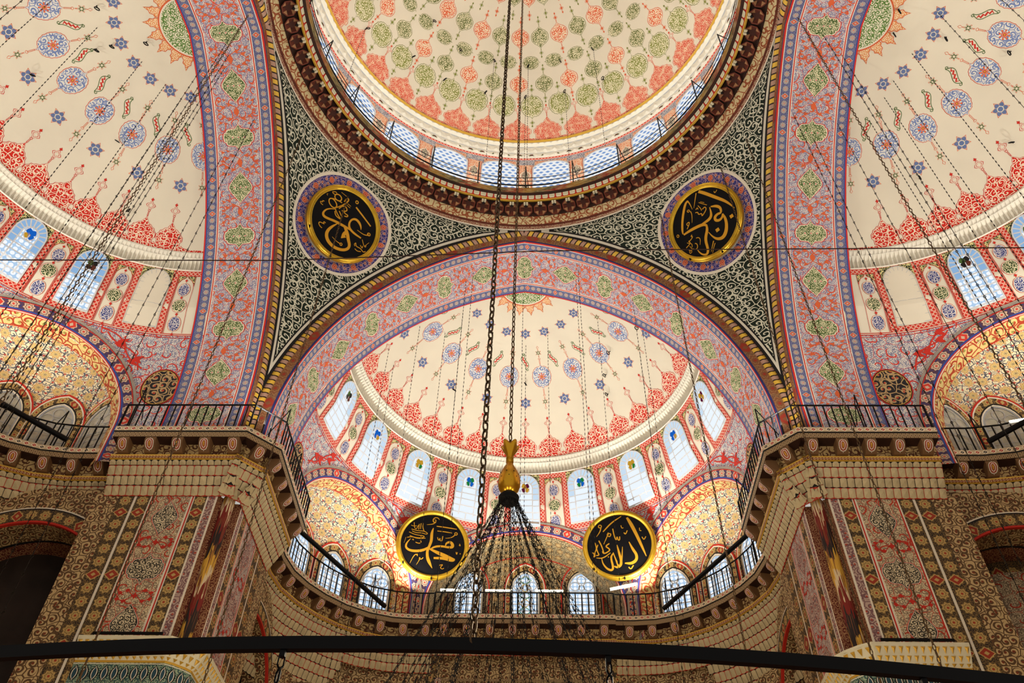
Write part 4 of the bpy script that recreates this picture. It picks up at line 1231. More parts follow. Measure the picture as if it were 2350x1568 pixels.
# ------------------------------------------------------------------ hung things
def link_chain(m, A, B, L, W, t, mat, segs=8):
    """oval rings, every second one turned a quarter"""
    A, B = Vector(A), Vector(B); d = B-A; n = max(1, int(d.length/(L*.80))); d.normalize()
    s = d.orthogonal().normalized(); q = d.cross(s); step = (B-A)/n
    for i in range(n):
        c = A+step*(i+.5); a = s if i % 2 == 0 else q; b = q if i % 2 == 0 else s
        P = []
        for k in range(segs):
            g = 2*pi*k/segs; P.append(c+d*(cos(g)*L/2)+a*(sin(g)*W/2))
        rows = []
        for k in range(segs+1):
            p = P[k % segs]; o = (p-c).normalized()
            rows.append([tuple(p+o*t), tuple(p+b*t), tuple(p-o*t), tuple(p-b*t), tuple(p+o*t)])
        m.grid(rows, mat)
def rod_chain(m, A, B, L, t, mat):
    """thin rods with hooked eyes between them"""
    A, B = Vector(A), Vector(B); d = B-A; n = max(1, int(d.length/L)); step = d/n; u = d.normalized()
    for i in range(n):
        p, q = A+step*i, A+step*(i+1)
        m.tube([p, q], t*.45, mat, 4, cap=False)
        for f in (-1, 1):
            c = q+u*(t*2.2*f); s = u.orthogonal() if f > 0 else u.cross(u.orthogonal())
            m.tube([c+(u*cos(2*pi*k/6)*1.5+s.normalized()*sin(2*pi*k/6))*t*1.5 for k in range(6)], t*.55, mat, 3, closed=True)
def bead_chain(m, A, B, L, t, mat):
    A, B = Vector(A), Vector(B); d = B-A; n = max(1, int(d.length/L)); step = d/n; u = d.normalized(); s = u.orthogonal().normalized(); q = u.cross(s)
    for i in range(n):
        a = A+step*i; b = a+step*.98; c = (a+b)/2; R = [tuple(c+v*t) for v in (s, q, -s, -q)]
        for k in range(4):
            m.face([tuple(a), R[k], R[(k+1) % 4]], mat); m.face([R[(k+1) % 4], R[k], tuple(b)], mat)
def hang(x, y, zt, zb, style, label, group, rot=0.):
    m = MB(); A, B = (x, y, zt), (x, y, zb)
    if style == 'thin': bead_chain(m, A, B, .20, .017, 'dark_chain')
    elif style == 'mid': rod_chain(m, A, B, .40, .016, 'dark_chain')
    elif style == 'thick': link_chain(m, A, B, .16, .055, .013, 'bronze_chain', 8)
    elif style == 'near': link_chain(m, A, B, .052, .022, .0045, 'bronze_chain', 10)
    return tag(m.build('hanging_chain', O=A, rot=rot), label, 'chain', group)
def ring_torus(m, R, r, z, mat, n=160, k=8):
    m.tube([(R*sin(2*pi*i/n), R*cos(2*pi*i/n), z) for i in range(n)], r, mat, k, closed=True)
def chandelier():
    t = thing('chandelier', 'gilded vase finial of the great chandelier with its fan of black chains', 'chandelier', (0, 0, -9.3))
    m = MB()
    m.lathe([(.001, -.34), (.06, -.34), (.115, -.30), (.165, -.23), (.188, -.14), (.190, -.04), (.172, .06), (.130, .17), (.085, .26), (.055, .32), (.050, .36)], (0, 0, -9.0), 'brass', 32)
    m.build('vase', t, smooth=True)
    m = MB()
    for k in range(5): m.lathe([(.045, 0), (.066, .012), (.045, .024)], (0, 0, -8.66+.024*k), 'brass', 20)
    m.build('collar', t, smooth=True)
    m = MB(); rows = []
    for i, (r, z) in enumerate(((.05, -8.55), (.075, -8.47), (.115, -8.38), (.145, -8.30), (.150, -8.26), (.10, -8.27), (.05, -8.33))):
        rows.append([(r*(1+.16*cos(5*a)*min(1, i/2))*sin(a), r*(1+.16*cos(5*a)*min(1, i/2))*cos(a), z+.03*cos(5*a)*min(1, i/3)) for a in [2*pi*j/50 for j in range(51)]])
    m.grid(rows, 'brass'); m.build('flared_mouth', t, smooth=True)
    m = MB()
    for k in range(26):
        a = 2*pi*k/26; z = -9.05+.13*((k % 3)-1)*.8; r = .187 if k % 3 == 1 else .175
        m.lathe([(.001, .012), (.012, 0), (.001, -.012)], (r*sin(a), r*cos(a), z), 'line_black', 6)
    m.build('stud', t)
    m = MB()
    m.lathe([(.05, 0), (.13, -.03), (.175, -.09), (.165, -.16), (.11, -.21), (.001, -.22)], (0, 0, -9.30), 'iron', 24)
    for k in range(40):
        a = 2.39996*k; r = .10+.07*((k*7) % 5)/5; z = -9.36-.025*(k % 5)
        m.tube([(r*sin(a)+.03*cos(g)*cos(a), r*cos(a)-.03*cos(g)*sin(a), z+.03*sin(g)) for g in [2*pi*i/6 for i in range(6)]], .008, 'iron', 3, closed=True)
    m.build('chain_hub', t)
    m = MB(); link_chain(m, (0, 0, 23.7), (0, 0, -8.3), .19, .062, .014, 'bronze_chain', 8); m.build('main_chain', t)
    for k in range(34):
        a = 2*pi*(k+.5)/34; q = 2.6 if k % 2 else 3.4; e = (q*sin(a), q*cos(a), -16.78); s = (.14*sin(a), .14*cos(a), -9.47)
        m = MB()
        near = cos(a) < -.3
        if k % 3 == 2: rod_chain(m, s, e, .26, .011, 'iron')
        else: link_chain(m, s, e, .12, .046, .0055, 'iron', 6)
        m.build('fan_chain', t)
    for q in (2.6, 3.4):
        m = MB(); ring_torus(m, q, .022, -16.8, 'iron', 96, 6); m.build('inner_hoop', t)
    r = thing('chandelier_ring', 'black iron hoop of the chandelier crossing the foreground', 'chandelier ring', (0, 0, -16.8))
    m = MB(); n = 240
    rows = [[((9.06+a)*sin(2*pi*i/n), (9.06+a)*cos(2*pi*i/n), -16.8+b) for a, b in ((-.012, -.020), (.012, -.020), (.012, .020), (-.012, .020), (-.012, -.020))] for i in range(n+1)]
    m.grid(rows, 'iron'); m.build('hoop', r)
    for k in range(60):
        a = 2*pi*(k+.31)/60; x, y = 9.06*sin(a), 9.06*cos(a)
        m = MB(); m.box((x, y, -16.825), (.016, .016, .03), 'iron')
        link_chain(m, (x, y, -16.83), (x, y, -17.15), .05, .022, .004, 'iron', 6); m.build('drop_chain', r)
        m = MB(); m.lathe([(.001, -.10), (.03, -.09), (.045, -.04), (.055, .0), (.05, .0), (.04, -.05)], (x, y, -17.15), 'came', 10); m.build('glass_cup', r)

# ------------------------------------------------------------------ calligraphic roundels
def strokes(m, mp, S, cx, cy, rx, ry, R):
    """S: list of (points, widths) as read off a drawing whose circle is centred cx,cy with radii rx,ry; laid on a disc of radius R"""
    for k, (L, w) in enumerate(S):
        P = [((x-cx)/rx*R, (cy-y)/ry*R) for x, y in L]
        W = [q/rx*R for q in (w if isinstance(w, (list, tuple)) else [w]*len(L))]
        # smooth
        for _ in range(2):
            Q, V = [P[0]], [W[0]]
            for i in range(len(P)-1):
                (a, b), (c, d) = P[i], P[i+1]
                Q += [(a*.75+c*.25, b*.75+d*.25), (a*.25+c*.75, b*.25+d*.75)]; V += [W[i]*.75+W[i+1]*.25, W[i]*.25+W[i+1]*.75]
            Q.append(P[-1]); V.append(W[-1]); P, W = Q, V
        stroke(m, mp, P, W, 'gold_leaf', .012+.0015*(k % 7))
def ringpts(x, y, r, r2=None): r2 = r2 or r; return [(x+r*sin(2*pi*k/10), y-r2*cos(2*pi*k/10)) for k in range(11)]
W_ALI = (780, 767, 405, 430, [
 ([(808, 480), (930, 525), (1068, 578)], [20, 20, 16]), ([(985, 700), (960, 655), (915, 625), (870, 620), (835, 650), (822, 700), (835, 750), (865, 782), (930, 797), (1030, 795)], [6, 24, 32, 28, 22, 22, 26, 28, 26, 18]),
 ([(870, 785), (760, 800), (660, 815), (590, 838), (530, 848), (503, 820), (510, 765), (545, 715), (605, 675)], [22, 34, 30, 28, 32, 26, 18, 14, 10]),
 ([(705, 825), (670, 890), (645, 970), (655, 1040), (710, 1095), (800, 1115), (895, 1085), (950, 1030), (952, 970), (905, 915), (860, 850), (800, 800)], [10, 26, 36, 40, 42, 38, 34, 32, 34, 40, 44, 30]),
 ([(850, 825), (830, 880), (822, 950)], [24, 50, 8]), ([(855, 900), (822, 955)], [36, 6]),
 ([(655, 520), (660, 465), (685, 445), (697, 480), (660, 570), (600, 665), (560, 680), (505, 655), (487, 610), (510, 580), (560, 585), (605, 620), (600, 660)], 14),
 (ringpts(572, 520, 46, 40), 14), ([(520, 575), (580, 555), (640, 548)], 12), ([(640, 640), (660, 580), (700, 560), (735, 590), (720, 620), (680, 640)], 13), ([(600, 670), (660, 720), (720, 745), (700, 750), (640, 745), (612, 700)], 13), ([(690, 600), (720, 650), (770, 640), (770, 668), (735, 680)], 13), ([(655, 665), (720, 715)], 12),
 ([(480, 505), (520, 470), (545, 500), (505, 520), (482, 505)], 9), ([(575, 432), (650, 436)], 6), ([(700, 510), (750, 515)], 7), ([(700, 535), (750, 540)], 7),
 (ringpts(790, 416, 17, 19), 11), ([(1090, 690), (1080, 715), (1030, 735), (945, 733)], [12, 12, 10, 5]), (ringpts(1092, 688, 18, 18), 11), ([(850, 1025), (800, 1030), (725, 1012)], [9, 8, 4]), (ringpts(855, 1024, 14, 16), 9),
 ([(455, 675), (430, 680), (445, 700), (412, 705), (430, 728), (460, 728)], 8), ([(450, 560), (435, 572), (455, 585)], 5), ([(585, 910), (562, 905), (560, 925), (585, 930), (520, 940), (515, 965), (545, 990), (575, 992)], 10),
 ([(1050, 800), (1090, 850), (1130, 870), (1120, 830)], 8), ([(1000, 890), (1020, 930), (1080, 915), (1130, 940), (1150, 910)], 10), ([(1020, 965), (1060, 975), (1100, 950)], 9), ([(1140, 780), (1110, 860)], 5), ([(1060, 880), (1100, 905), (1090, 870)], 9), ([(1000, 890), (990, 920), (1010, 935)], 8)])
W_ABU = (712, 775, 405, 440, [
 ([(818, 368), (870, 440), (960, 590), (1040, 720), (1085, 865)], [34, 38, 36, 30, 8]), ([(818, 368), (875, 430)], [4, 20]),
 ([(655, 385), (615, 395), (545, 485), (480, 590), (435, 690), (425, 735)], [20, 30, 30, 28, 26, 12]), ([(652, 378), (662, 440), (657, 525)], [18, 12, 5]),
 ([(430, 748), (520, 752), (610, 768), (690, 792), (718, 835)], [22, 34, 36, 36, 24]), ([(680, 780), (760, 788), (810, 770), (832, 720), (845, 648)], [20, 36, 34, 24, 8]),
 ([(718, 825), (700, 890), (650, 950), (622, 1010), (610, 1090), (592, 1145), (560, 1165), (522, 1135), (500, 1085), (492, 1030)], [20, 34, 36, 34, 30, 30, 26, 20, 14, 8]),
 ([(858, 650), (920, 690), (950, 745), (930, 810), (885, 790), (840, 805), (832, 850), (870, 880), (915, 870), (940, 830)], [14, 34, 30, 22, 30, 34, 32, 30, 26, 18]), ([(935, 830), (942, 900), (920, 990), (870, 1070), (810, 1105), (750, 1075), (715, 1005), (700, 925)], [20, 30, 36, 44, 42, 30, 16, 8]),
 ([(785, 957), (800, 973), (818, 990)], [6, 44, 6]), ([(780, 973), (824, 973)], 40), ([(992, 933), (1034, 933)], 40),
 ([(785, 368), (730, 450), (680, 525)], [12, 10, 4]), (ringpts(607, 510, 14, 15), 9), ([(625, 525), (628, 570), (600, 640), (580, 680)], [10, 10, 7, 3]), ([(495, 710), (550, 665), (555, 640), (510, 645), (530, 690)], 10),
 ([(670, 590), (700, 605), (690, 640), (735, 650), (715, 690), (760, 670), (805, 640), (800, 600), (760, 610)], 11), ([(690, 560), (720, 545), (715, 575)], 9), ([(760, 500), (800, 560), (830, 600)], 8), ([(780, 505), (815, 550)], 6), ([(735, 530), (750, 590), (745, 620)], 8),
 ([(515, 815), (490, 830), (520, 840), (470, 870), (440, 860), (460, 890), (430, 910), (385, 920)], 10), ([(420, 870), (470, 920), (450, 960)], 8), ([(400, 970), (420, 1000), (450, 980), (470, 1020), (510, 1010), (520, 960), (500, 940)], 10), ([(540, 890), (570, 900), (580, 940), (545, 1000)], [9, 10, 8, 4]), ([(430, 930), (445, 990)], 7), ([(400, 990), (395, 1025), (430, 1010)], 7),
 ([(705, 1065), (660, 1120), (622, 1170)], [12, 10, 4]), ([(708, 1100), (665, 1145), (628, 1195)], [9, 8, 3]), (ringpts(360, 712, 13, 18), 9), ([(975, 500), (970, 530), (1000, 520), (1010, 510)], 8)])
W_MUH = (530, 573, 402, 422, [
 ([(515, 340), (500, 420), (508, 520), (490, 600), (470, 670), (478, 750), (505, 815), (555, 900)], [10, 36, 36, 32, 32, 36, 44, 6]), ([(478, 620), (430, 665), (340, 695), (250, 695), (197, 660), (200, 600), (245, 530)], [20, 34, 36, 30, 26, 20, 6]),
 ([(505, 645), (560, 600), (640, 582), (740, 590), (785, 575), (772, 525), (735, 510), (695, 535), (690, 580)], [16, 28, 26, 28, 40, 38, 30, 22, 10]), ([(495, 640), (600, 680), (700, 712), (825, 748)], [20, 44, 50, 20]), ([(825, 748), (795, 770), (690, 745), (560, 760)], [16, 34, 40, 26]),
 ([(552, 311), (680, 312), (812, 318)], [12, 16, 10]), ([(568, 378), (660, 376), (756, 381)], [10, 14, 8]),
 ([(578, 465), (590, 500), (605, 505), (610, 465), (615, 510), (640, 515), (645, 440)], 10), ([(800, 398), (770, 435), (730, 455), (680, 466)], [12, 10, 8, 4]), (ringpts(808, 385, 17, 18), 10),
 ([(578, 215), (562, 190), (525, 186), (498, 215), (502, 255), (530, 260), (540, 225), (518, 222)], [6, 12, 12, 14, 14, 12, 10, 8]), ([(538, 255), (500, 290), (425, 307)], [10, 12, 4]),
 ([(262, 295), (275, 370), (300, 395), (320, 330)], 9), ([(330, 310), (330, 390)], 9), ([(352, 295), (352, 380)], 9), ([(375, 290), (378, 350), (400, 400)], 9), ([(230, 340), (260, 350), (300, 340)], 8), ([(240, 395), (320, 410), (400, 400), (455, 430), (430, 445), (380, 430), (300, 440), (250, 420)], 9), ([(215, 440), (300, 470), (420, 470), (400, 500), (300, 510), (230, 490)], 9), ([(200, 520), (260, 500), (330, 520), (430, 500)], 9), ([(265, 540), (290, 550), (275, 530)], 7), ([(370, 540), (385, 560), (360, 585), (312, 572)], 10), ([(370, 470), (375, 525)], 8), ([(185, 520), (170, 600)], [6, 2]),
 ([(360, 735), (325, 740), (300, 790), (275, 870)], [12, 12, 9, 3]), ([(340, 735), (360, 760)], 10), ([(430, 770), (410, 800), (375, 790), (395, 770), (380, 830), (355, 880)], [10, 12, 12, 10, 8, 3]), ([(640, 850), (690, 830), (650, 880), (680, 900), (700, 880)], 8), ([(860, 540), (880, 550), (865, 520)], 9), ([(830, 640), (842, 680), (848, 640)], 9), ([(880, 655), (890, 660)], 12)])
W_ALLAH = (1922, 398, 245, 260, [
 ([(2003, 172), (2028, 230), (2058, 320), (2090, 430), (2115, 522)], [16, 28, 24, 20, 6]), ([(2000, 172), (2032, 225)], [4, 14]),
 ([(1998, 385), (2020, 450), (2045, 500), (2040, 545), (2000, 570), (1950, 560)], [6, 20, 20, 22, 24, 10]), ([(1905, 400), (1915, 470), (1925, 530), (1920, 575), (1890, 590), (1868, 575)], [6, 18, 18, 20, 18, 8]), ([(1945, 420), (1935, 500), (1925, 560)], [4, 10, 8]),
 ([(1868, 470), (1848, 500), (1862, 590), (1845, 610), (1812, 590), (1785, 545), (1780, 500)], [10, 14, 16, 18, 14, 10, 5]), ([(1870, 460), (1900, 580)], [6, 14]),
 ([(1960, 155), (1880, 200), (1808, 272)], [5, 12, 8]), (ringpts(1788, 222, 12, 13), 7), ([(1795, 235), (1785, 270), (1755, 308)], [8, 8, 3]),
 ([(1885, 255), (1892, 330), (1905, 365), (1912, 320), (1918, 362), (1930, 360), (1932, 330)], 8), ([(1968, 300), (1978, 320), (1995, 285)], 8), ([(1950, 235), (1955, 262), (1968, 258)], 6), ([(2090, 275), (2088, 300), (2102, 302)], 6), ([(2100, 355), (2112, 385), (2130, 355)], 7), ([(1975, 595), (1990, 618), (2012, 585)], 9),
 ([(1850, 285), (1835, 305), (1855, 325), (1870, 300), (1850, 290), (1830, 330), (1805, 380)], [8, 8, 8, 8, 7, 7, 4]), ([(1848, 380), (1815, 400), (1840, 420), (1850, 440), (1800, 465), (1790, 440)], 10), ([(1770, 345), (1790, 400), (1800, 460)], 9), ([(1760, 380), (1735, 440), (1720, 480)], [8, 10, 5]), ([(1740, 360), (1752, 440), (1765, 470), (1740, 470)], 8), ([(1715, 440), (1735, 470), (1720, 480)], 8), ([(1740, 490), (1790, 500), (1850, 460)], [5, 10, 6]), ([(1828, 492), (1834, 494)], 8), ([(1845, 494), (1850, 496)], 8)])
def roundel(c, R, tilt, S, label):
    right, up, nr = disc_frame(c, tilt); c = Vector(c)
    t = thing('calligraphy_roundel', label, 'roundel', tuple(c), 0., 'great calligraphy roundels')
    def mp(u, v, off=0.): return tuple(c+right*u+up*v+nr*off)
    A = [2*pi*k/72 for k in range(72)]
    def circ(r, off): return [mp(r*sin(a), r*cos(a), off) for a in A]
    m = MB()
    pr = [(R, -.10), (R, .03), (R*.985, .06), (R*.965, .045), (R*.95, .07), (R*.925, .085), (R*.90, .06), (R*.885, .035), (R*.872, .03), (R*.872, .0)]
    for i in range(len(pr)-1): m.band(circ(*pr[i]), circ(*pr[i+1]), 'gilt')
    m.fan(mp(0, 0, -.10), circ(R, -.10), 'brown_dark'); m.build('frame', t)
    m = MB(); m.fan(mp(0, 0, .008), circ(R*.875, .008), 'black_lacquer'); m.build('panel', t)
    m = MB(); strokes(m, mp, S[4], *S[:4], R*.872); m.build('lettering', t)
    m = MB()
    for a in (pi*.98, pi*1.28):
        m.box(mp(R*.95*sin(a), R*.95*cos(a), .06), (.05, .05, .16), 'iron')
    m.build('clip', t)
    return t
def pend_roundel_paint(rot, side):
    """painted flower ring round the hanging roundel, on the pendentive itself"""
    m = MB(); zc = 8.58
    def mp(u, v, off=0.):
        z = zc+v/1.16; r = pend_r(z)-off; a = -pi/4+u/r; return (r*sin(a), r*cos(a), z)
    A = [2*pi*k/96 for k in range(96)]
    for r0, r1, mat in ((2.02, 1.90, 'line_white'), (1.90, 1.885, 'line_blue_dark'), (1.885, 1.50, 'roundel_band'), (1.50, .02, 'line_white_dim')):
        n = 1 if r0-r1 < .5 and mat != 'roundel_band' else (3 if mat == 'roundel_band' else 5)
        for j in range(n):
            a, b = r0+(r1-r0)*j/n, r0+(r1-r0)*(j+1)/n; md = (r0+r1)/2
            m.band([mp(a*sin(q), a*cos(q), .03) for q in A], [mp(b*sin(q), b*cos(q), .03) for q in A], mat, False, [(q*1.7, a-md) for q in A], [(q*1.7, b-md) for q in A])
            q = A[-1]; m.face([mp(a*sin(q), a*cos(q), .03), mp(0, a, .03), mp(0, b, .03), mp(b*sin(q), b*cos(q), .03)], mat, [(q*1.7, a-md), (2*pi*1.7, a-md), (2*pi*1.7, b-md), (q*1.7, b-md)])
    for k in range(14):
        a = 2*pi*(k+.3)/14
        G = lambda u, v, off, a=a: mp(1.70*sin(a)+u*cos(a)+v*sin(a), 1.70*cos(a)-u*sin(a)+v*cos(a), off)
        nest(m, G, OGEE, .11, .14, ['line_pink', 'line_red', 'line_pink', 'line_red'], [.025, .03, .03], .045, rings=1)
    o = m.build('trim_8', rot=rot); struct(o, 'blue flower ring painted round the %s pendentive roundel' % side, 'trim')

# ------------------------------------------------------------------ assemble
def more_materials():
    arab('arab_red_dome', (234, 206, 176), (214, 74, 50), 6.5, -.35, 18)
    flat('line_orange_dark', (208, 78, 46)); flat('line_olive', (120, 126, 58)); flat('line_white_dim', (206, 198, 180)); flat('line_blue_dark', (44, 46, 100))
    arab('arab_green_arch', (218, 212, 172), (66, 92, 40), 7.5, -.2, 15)
    arab('frieze_cream', (206, 186, 140), (150, 78, 44), 3.4, .5, 9); arab('red_lace', (196, 172, 138), (126, 44, 34), 8, .0, 13)
    arab('corbel_black', (30, 22, 20), (120, 86, 54), 7, .4, 12); flat('corbel_red', (160, 62, 40))
    guilloche2 = Mat('brown_guilloche2'); u, v = guilloche2.uv(); d = hyp(((u/.09).fract()-.5)*.09, v)
    MATS['brown_guilloche2'] = guilloche2.done(guilloche2.mix(d.lt(.034)*d.gt(.018), (126, 40, 30), (214, 186, 130)))
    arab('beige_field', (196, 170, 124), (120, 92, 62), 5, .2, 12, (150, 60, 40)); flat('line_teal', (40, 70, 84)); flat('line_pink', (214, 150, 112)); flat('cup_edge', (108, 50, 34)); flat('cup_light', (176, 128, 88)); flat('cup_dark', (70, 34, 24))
make_materials(); more_materials()
build_dome(); build_drum()
LEFT, RIGHT = pi/2, -pi/2
for rot, side in ((0, 'far'), (LEFT, 'left'), (RIGHT, 'right')): build_arch(rot, side)
for rot, side in ((0, 'far left'), (RIGHT, 'far right'), (LEFT, 'near left'), (pi, 'near right')): build_pendentive(rot, side)
pend_roundel_paint(0, 'left'); pend_roundel_paint(RIGHT, 'right')
PALE = ('pane_pale', 'pane_white', 'pane_white')
R1 = ('pane_green', 'pane_cobalt', 'pane_green', 'pane_cobalt'); R2 = ('pane_ruby', 'pane_amber', 'pane_ruby', 'pane_amber'); R3 = ('pane_amber', 'pane_green', 'pane_amber', 'pane_amber'); R4 = ('pane_cobalt', 'pane_amber', 'pane_cobalt', 'pane_cobalt'); DK = ('line_black', 'brown_red', 'line_black', 'line_green')
gl = semi_dome(0, 'far', 20., 10., 0., lambda t: -92 < t < 92)
for n, tw in enumerate(gl):
    cols = {0: DK, 1: R4, 2: R3, 3: R1, 4: R2, 5: R1, 6: R3, 7: R4, 8: R2}[n]
    wall_window(0, 'far', tw, 20., n+1, False, PALE+(cols,))
gl = semi_dome(LEFT, 'left', 17.143, 0., 8.571, lambda t: -26 < t < 93)
BL = ('pane_sky', 'pane_bottle', 'pane_bottle')
for n, tw in enumerate(gl): wall_window(LEFT, 'left', tw, 17.143, n+1, tw > 70, BL+((('pane_cobalt', 'pane_cobalt', 'pane_amber', 'pane_cobalt') if tw < 50 else DK),))
gl = semi_dome(RIGHT, 'right', 17.143, 0., 8.571, lambda t: -93 < t < 26)
for n, tw in enumerate(gl): wall_window(RIGHT, 'right', tw, 17.143, n+1, tw < -70, BL+(DK,))
# exedra windows
ci = {0: 'middle', -57.: 'left', 57.: 'right'}
for u, k in ((-2.38, 'brown'), (0, 'brown_c'), (2.38, 'brown')):
    niche_window(0, 'far', 0., u, 9.18, 0., .05, 0, 'colour' if k == 'brown_c' else 'brown', {'-2.38': 'pointed clear window left of the coloured one at the back of the far exedra', '0': 'pointed window with green and amber glass at the back of the far exedra', '2.38': 'pointed clear window right of the coloured one at the back of the far exedra'}[str(u)])
for rot, side, tcs, kind, us in ((0, 'far', (-57., 57.), 'clear', (-.9, .95, 2.72)), (LEFT, 'left', (57.,), 'blind', (0., 1.65, 2.95)), (RIGHT, 'right', (-57.,), 'blind', (0., 1.65, 2.95))):
    for tc in tcs:
        sg = 1 if (tc < 0) == (kind == 'clear') else -1
        for q, uu in enumerate(us):
            u = uu*sg; a = asin(u/3.2); d = ND['d0']+ND['dp']*cos(a)-.10
            niche_window(rot, side, tc, u*.97, d, atan2(ND['dp']*sin(a), 3.2*cos(a)), -1.15 if kind == 'clear' else -1.25, 0, kind, '%s pointed window with a black flower border in the %s exedra of the %s side, %s' % ('clear leaded' if kind == 'clear' else 'blind marble', ci[tc], side, (('nearest the pier', 'middle of three', 'nearest the roundel') if kind == 'clear' else ('farthest from the pier', 'middle of three', 'nearest the pier'))[q]))
# galleries
T3 = [(.10, -.13, 'line_black', True), (.13, -.27, 'line_red', False), (.14, -.25, 'line_black', False), (.14, -.27, 'line_red', False)]
for rot, side in ((0, 'left'), (RIGHT, 'right')):
    p = Path(P_PIER, .06)
    cornice('trim_9', p, rot, 'stalactite cornice wrapping the %s pier' % side, T3, [.35, 1.15, 1.95, 2.75, 3.6, 4.55, 5.5, 6.35, 7.15, 7.95, 8.75])
    railing('gallery_railing', p, rot, 'black iron railing on the %s pier cornice with braced corner posts' % side, tall=((.3, 1.7, .5), (3.95, 1.55, .6), (5.15, 1.5, .6), (7.2, 1.4, .5)))
    pier(rot, side)
pe, pf, pm = Path(P_EXE, .06), Path(flip(P_EXE), .06), Path(P_MID, .1)
def corb(L, s0, st):
    o = []; u = s0
    while u < L-.15: o.append(u); u += st
    return o
LB = {0: 'far', LEFT: 'left', RIGHT: 'right'}
for rot, paths in ((0, (pe, pf)), (LEFT, (pf,)), (RIGHT, (pe,))):
    for p in paths:
        h = 'left' if p is pe else 'right'
        dp = (.4, 6.2, 5, .25) if p is pe else (p.L-6.2, p.L-.4, 5, .15)
        if rot: dp = None
        cornice('trim_10', p, rot, 'curved stalactite cornice under the %s exedra on the %s side' % (h, LB[rot]), T3[:3] if rot else T3, corb(p.L, .5, .82), deep=dp)
        tl = ((2.2, 1.5, -.3), (4.6, 1.5, -.3), (6.6, 1.5, -.3)) if p is pe else ((2., 1.5, -.3), (4., 1.5, -.3), (6.2, 1.5, -.3))
        railing('gallery_railing', p, rot, 'curved black iron railing before the %s exedra on the %s side' % (h, LB[rot]), tall=tl)
        b = MB(); sx = -1 if p is pe else 1
        za, zb = (LIP+.95, LIP+.10) if rot == 0 else (LIP+.12, LIP+.85)
        b.tube([(sx*7.9, 13.75, za), (sx*5.2, 17.3, zb)], .085, 'iron', 8)
        tag(b.build('lighting_bar', O=(sx*6.6, 15.6, LIP+.62), rot=rot), 'thick black lighting bar spanning the %s exedra railing on the %s side' % (h, LB[rot]), 'bar', 'lighting bars across the exedra railings')
cornice('trim_11', pm, 0, 'straight cornice with flowered corbels under the middle gallery', T3[:2], corb(pm.L, .45, .85))
railing('gallery_railing', pm, 0, 'straight black iron railing before the three middle windows', tall=((1.9, 1.45, -.2), (5.0, 1.45, -.2)))
for k, (a, b, z0, z1) in enumerate(((-3.24, -2.22, -.31, -.33), (-1.5, -.45, -.33, -.33), (.42, 1.5, -.33, -.33), (3.3, 4.35, -.22, .02))):
    t = thing('fluorescent_tube', ('first lit fluorescent tube from the left on the middle railing', 'second lit fluorescent tube, just left of the centre window', 'third lit fluorescent tube, just right of the centre window', 'unlit pale tube tilted on the railing under the right roundel')[k], 'tube light', ((a+b)/2, 17.78, z0), 0, 'tubes along the gallery railing')
    m = MB(); m.tube([(a, 17.74, z0), (b, 17.74, z1)], .026, 'tube_light' if k < 3 else 'stone_white', 8); m.build('tube', t)
    m = MB(); m.box(((a+b)/2, 17.78, (z0+z1)/2-.05), (b-a, .06, .05), 'came', (Vector((b-a, 0, z1-z0)).normalized(), (0, 1, 0), (0, 0, 1))); m.build('batten', t)
t = thing('fluorescent_tube', 'lit tube tilted behind the right gallery railing', 'tube light', (14.9, 8.1, -.3), 0, 'tubes along the gallery railing')
m = MB(); m.tube([(14.6, 7.75, -.62), (15.4, 7.75, -.45)], .026, 'tube_light', 8); m.build('tube', t)
m = MB(); m.tube([(14.6, 7.8, -.66), (15.4, 7.8, -.49)], .03, 'came', 6); m.build('batten', t)
for rot, side, lit in ((0, 'far', 0), (LEFT, 'left', 0), (RIGHT, 'right', 1)): lower_wall(rot, side, lit)
# drum railing
t = thing('dome_railing', 'black iron ring railing with braced posts round the dome gallery', 'railing', (0, 7.7, 12.2))
for z, R in ((13.2, 7.72), (12.9, 7.70), (12.55, 7.68)):
    m = MB(); ring_torus(m, R, .016 if z > 12.6 else .032, z, 'iron', 144, 5); m.build('rail', t)
for k in range(24):
    a = 2*pi*(k+.02)/24; P = lambda r, z, da=0.: (r*sin(a+da), r*cos(a+da), z)
    m = MB(); m.tube([P(7.64, 12.15), P(7.66, 14.0)], .026, 'iron', 5); m.lathe([(.001, .1), (.07, .06), (.08, 0)], P(7.64, 12.18), 'iron', 8); m.build('post', t)
    m = MB(); m.tube([P(7.66, 13.98), P(8.6, 12.9, .02)], .018, 'iron', 4); m.build('brace', t)
# side aisle glimpsed through the right-hand arch, dark aisle through the left one
ax_, ay_, ar_ = 14.8, 13.7, 3.55
m = MB()
m.lathe([(ar_, -12.), (ar_, -4.2)], (ax_, ay_, 0), 'pier_field', 48)
m.lathe([(ar_, -4.2), (ar_-.02, -3.75)], (ax_, ay_, 0), 'black_gold_strip', 48)
m.lathe([(ar_, -3.75), (ar_-.12, -3.6), (ar_-.1, -3.45), (ar_, -3.4)], (ax_, ay_, 0), 'white_stucco', 48)
m.lathe([(ar_, -3.4), (ar_-.05, -1.7)], (ax_, ay_, 0), 'plaster', 48)
m.lathe([(ar_*cos(rad(q)), -1.7+2.2*sin(rad(q))) for q in range(0, 91, 6)], (ax_, ay_, 0), 'gold_red_scroll', 48)
for k in range(30):
    a = 2*pi*k/30
    def mp(u, v, off, a=a): return (ax_+(ar_-off)*sin(a+u/ar_), ay_+(ar_-off)*cos(a+u/ar_), -3.38+v)
    crown(m, mp, .30, .55, 'arab_red', 'line_red', 'plaster', .32, .40)
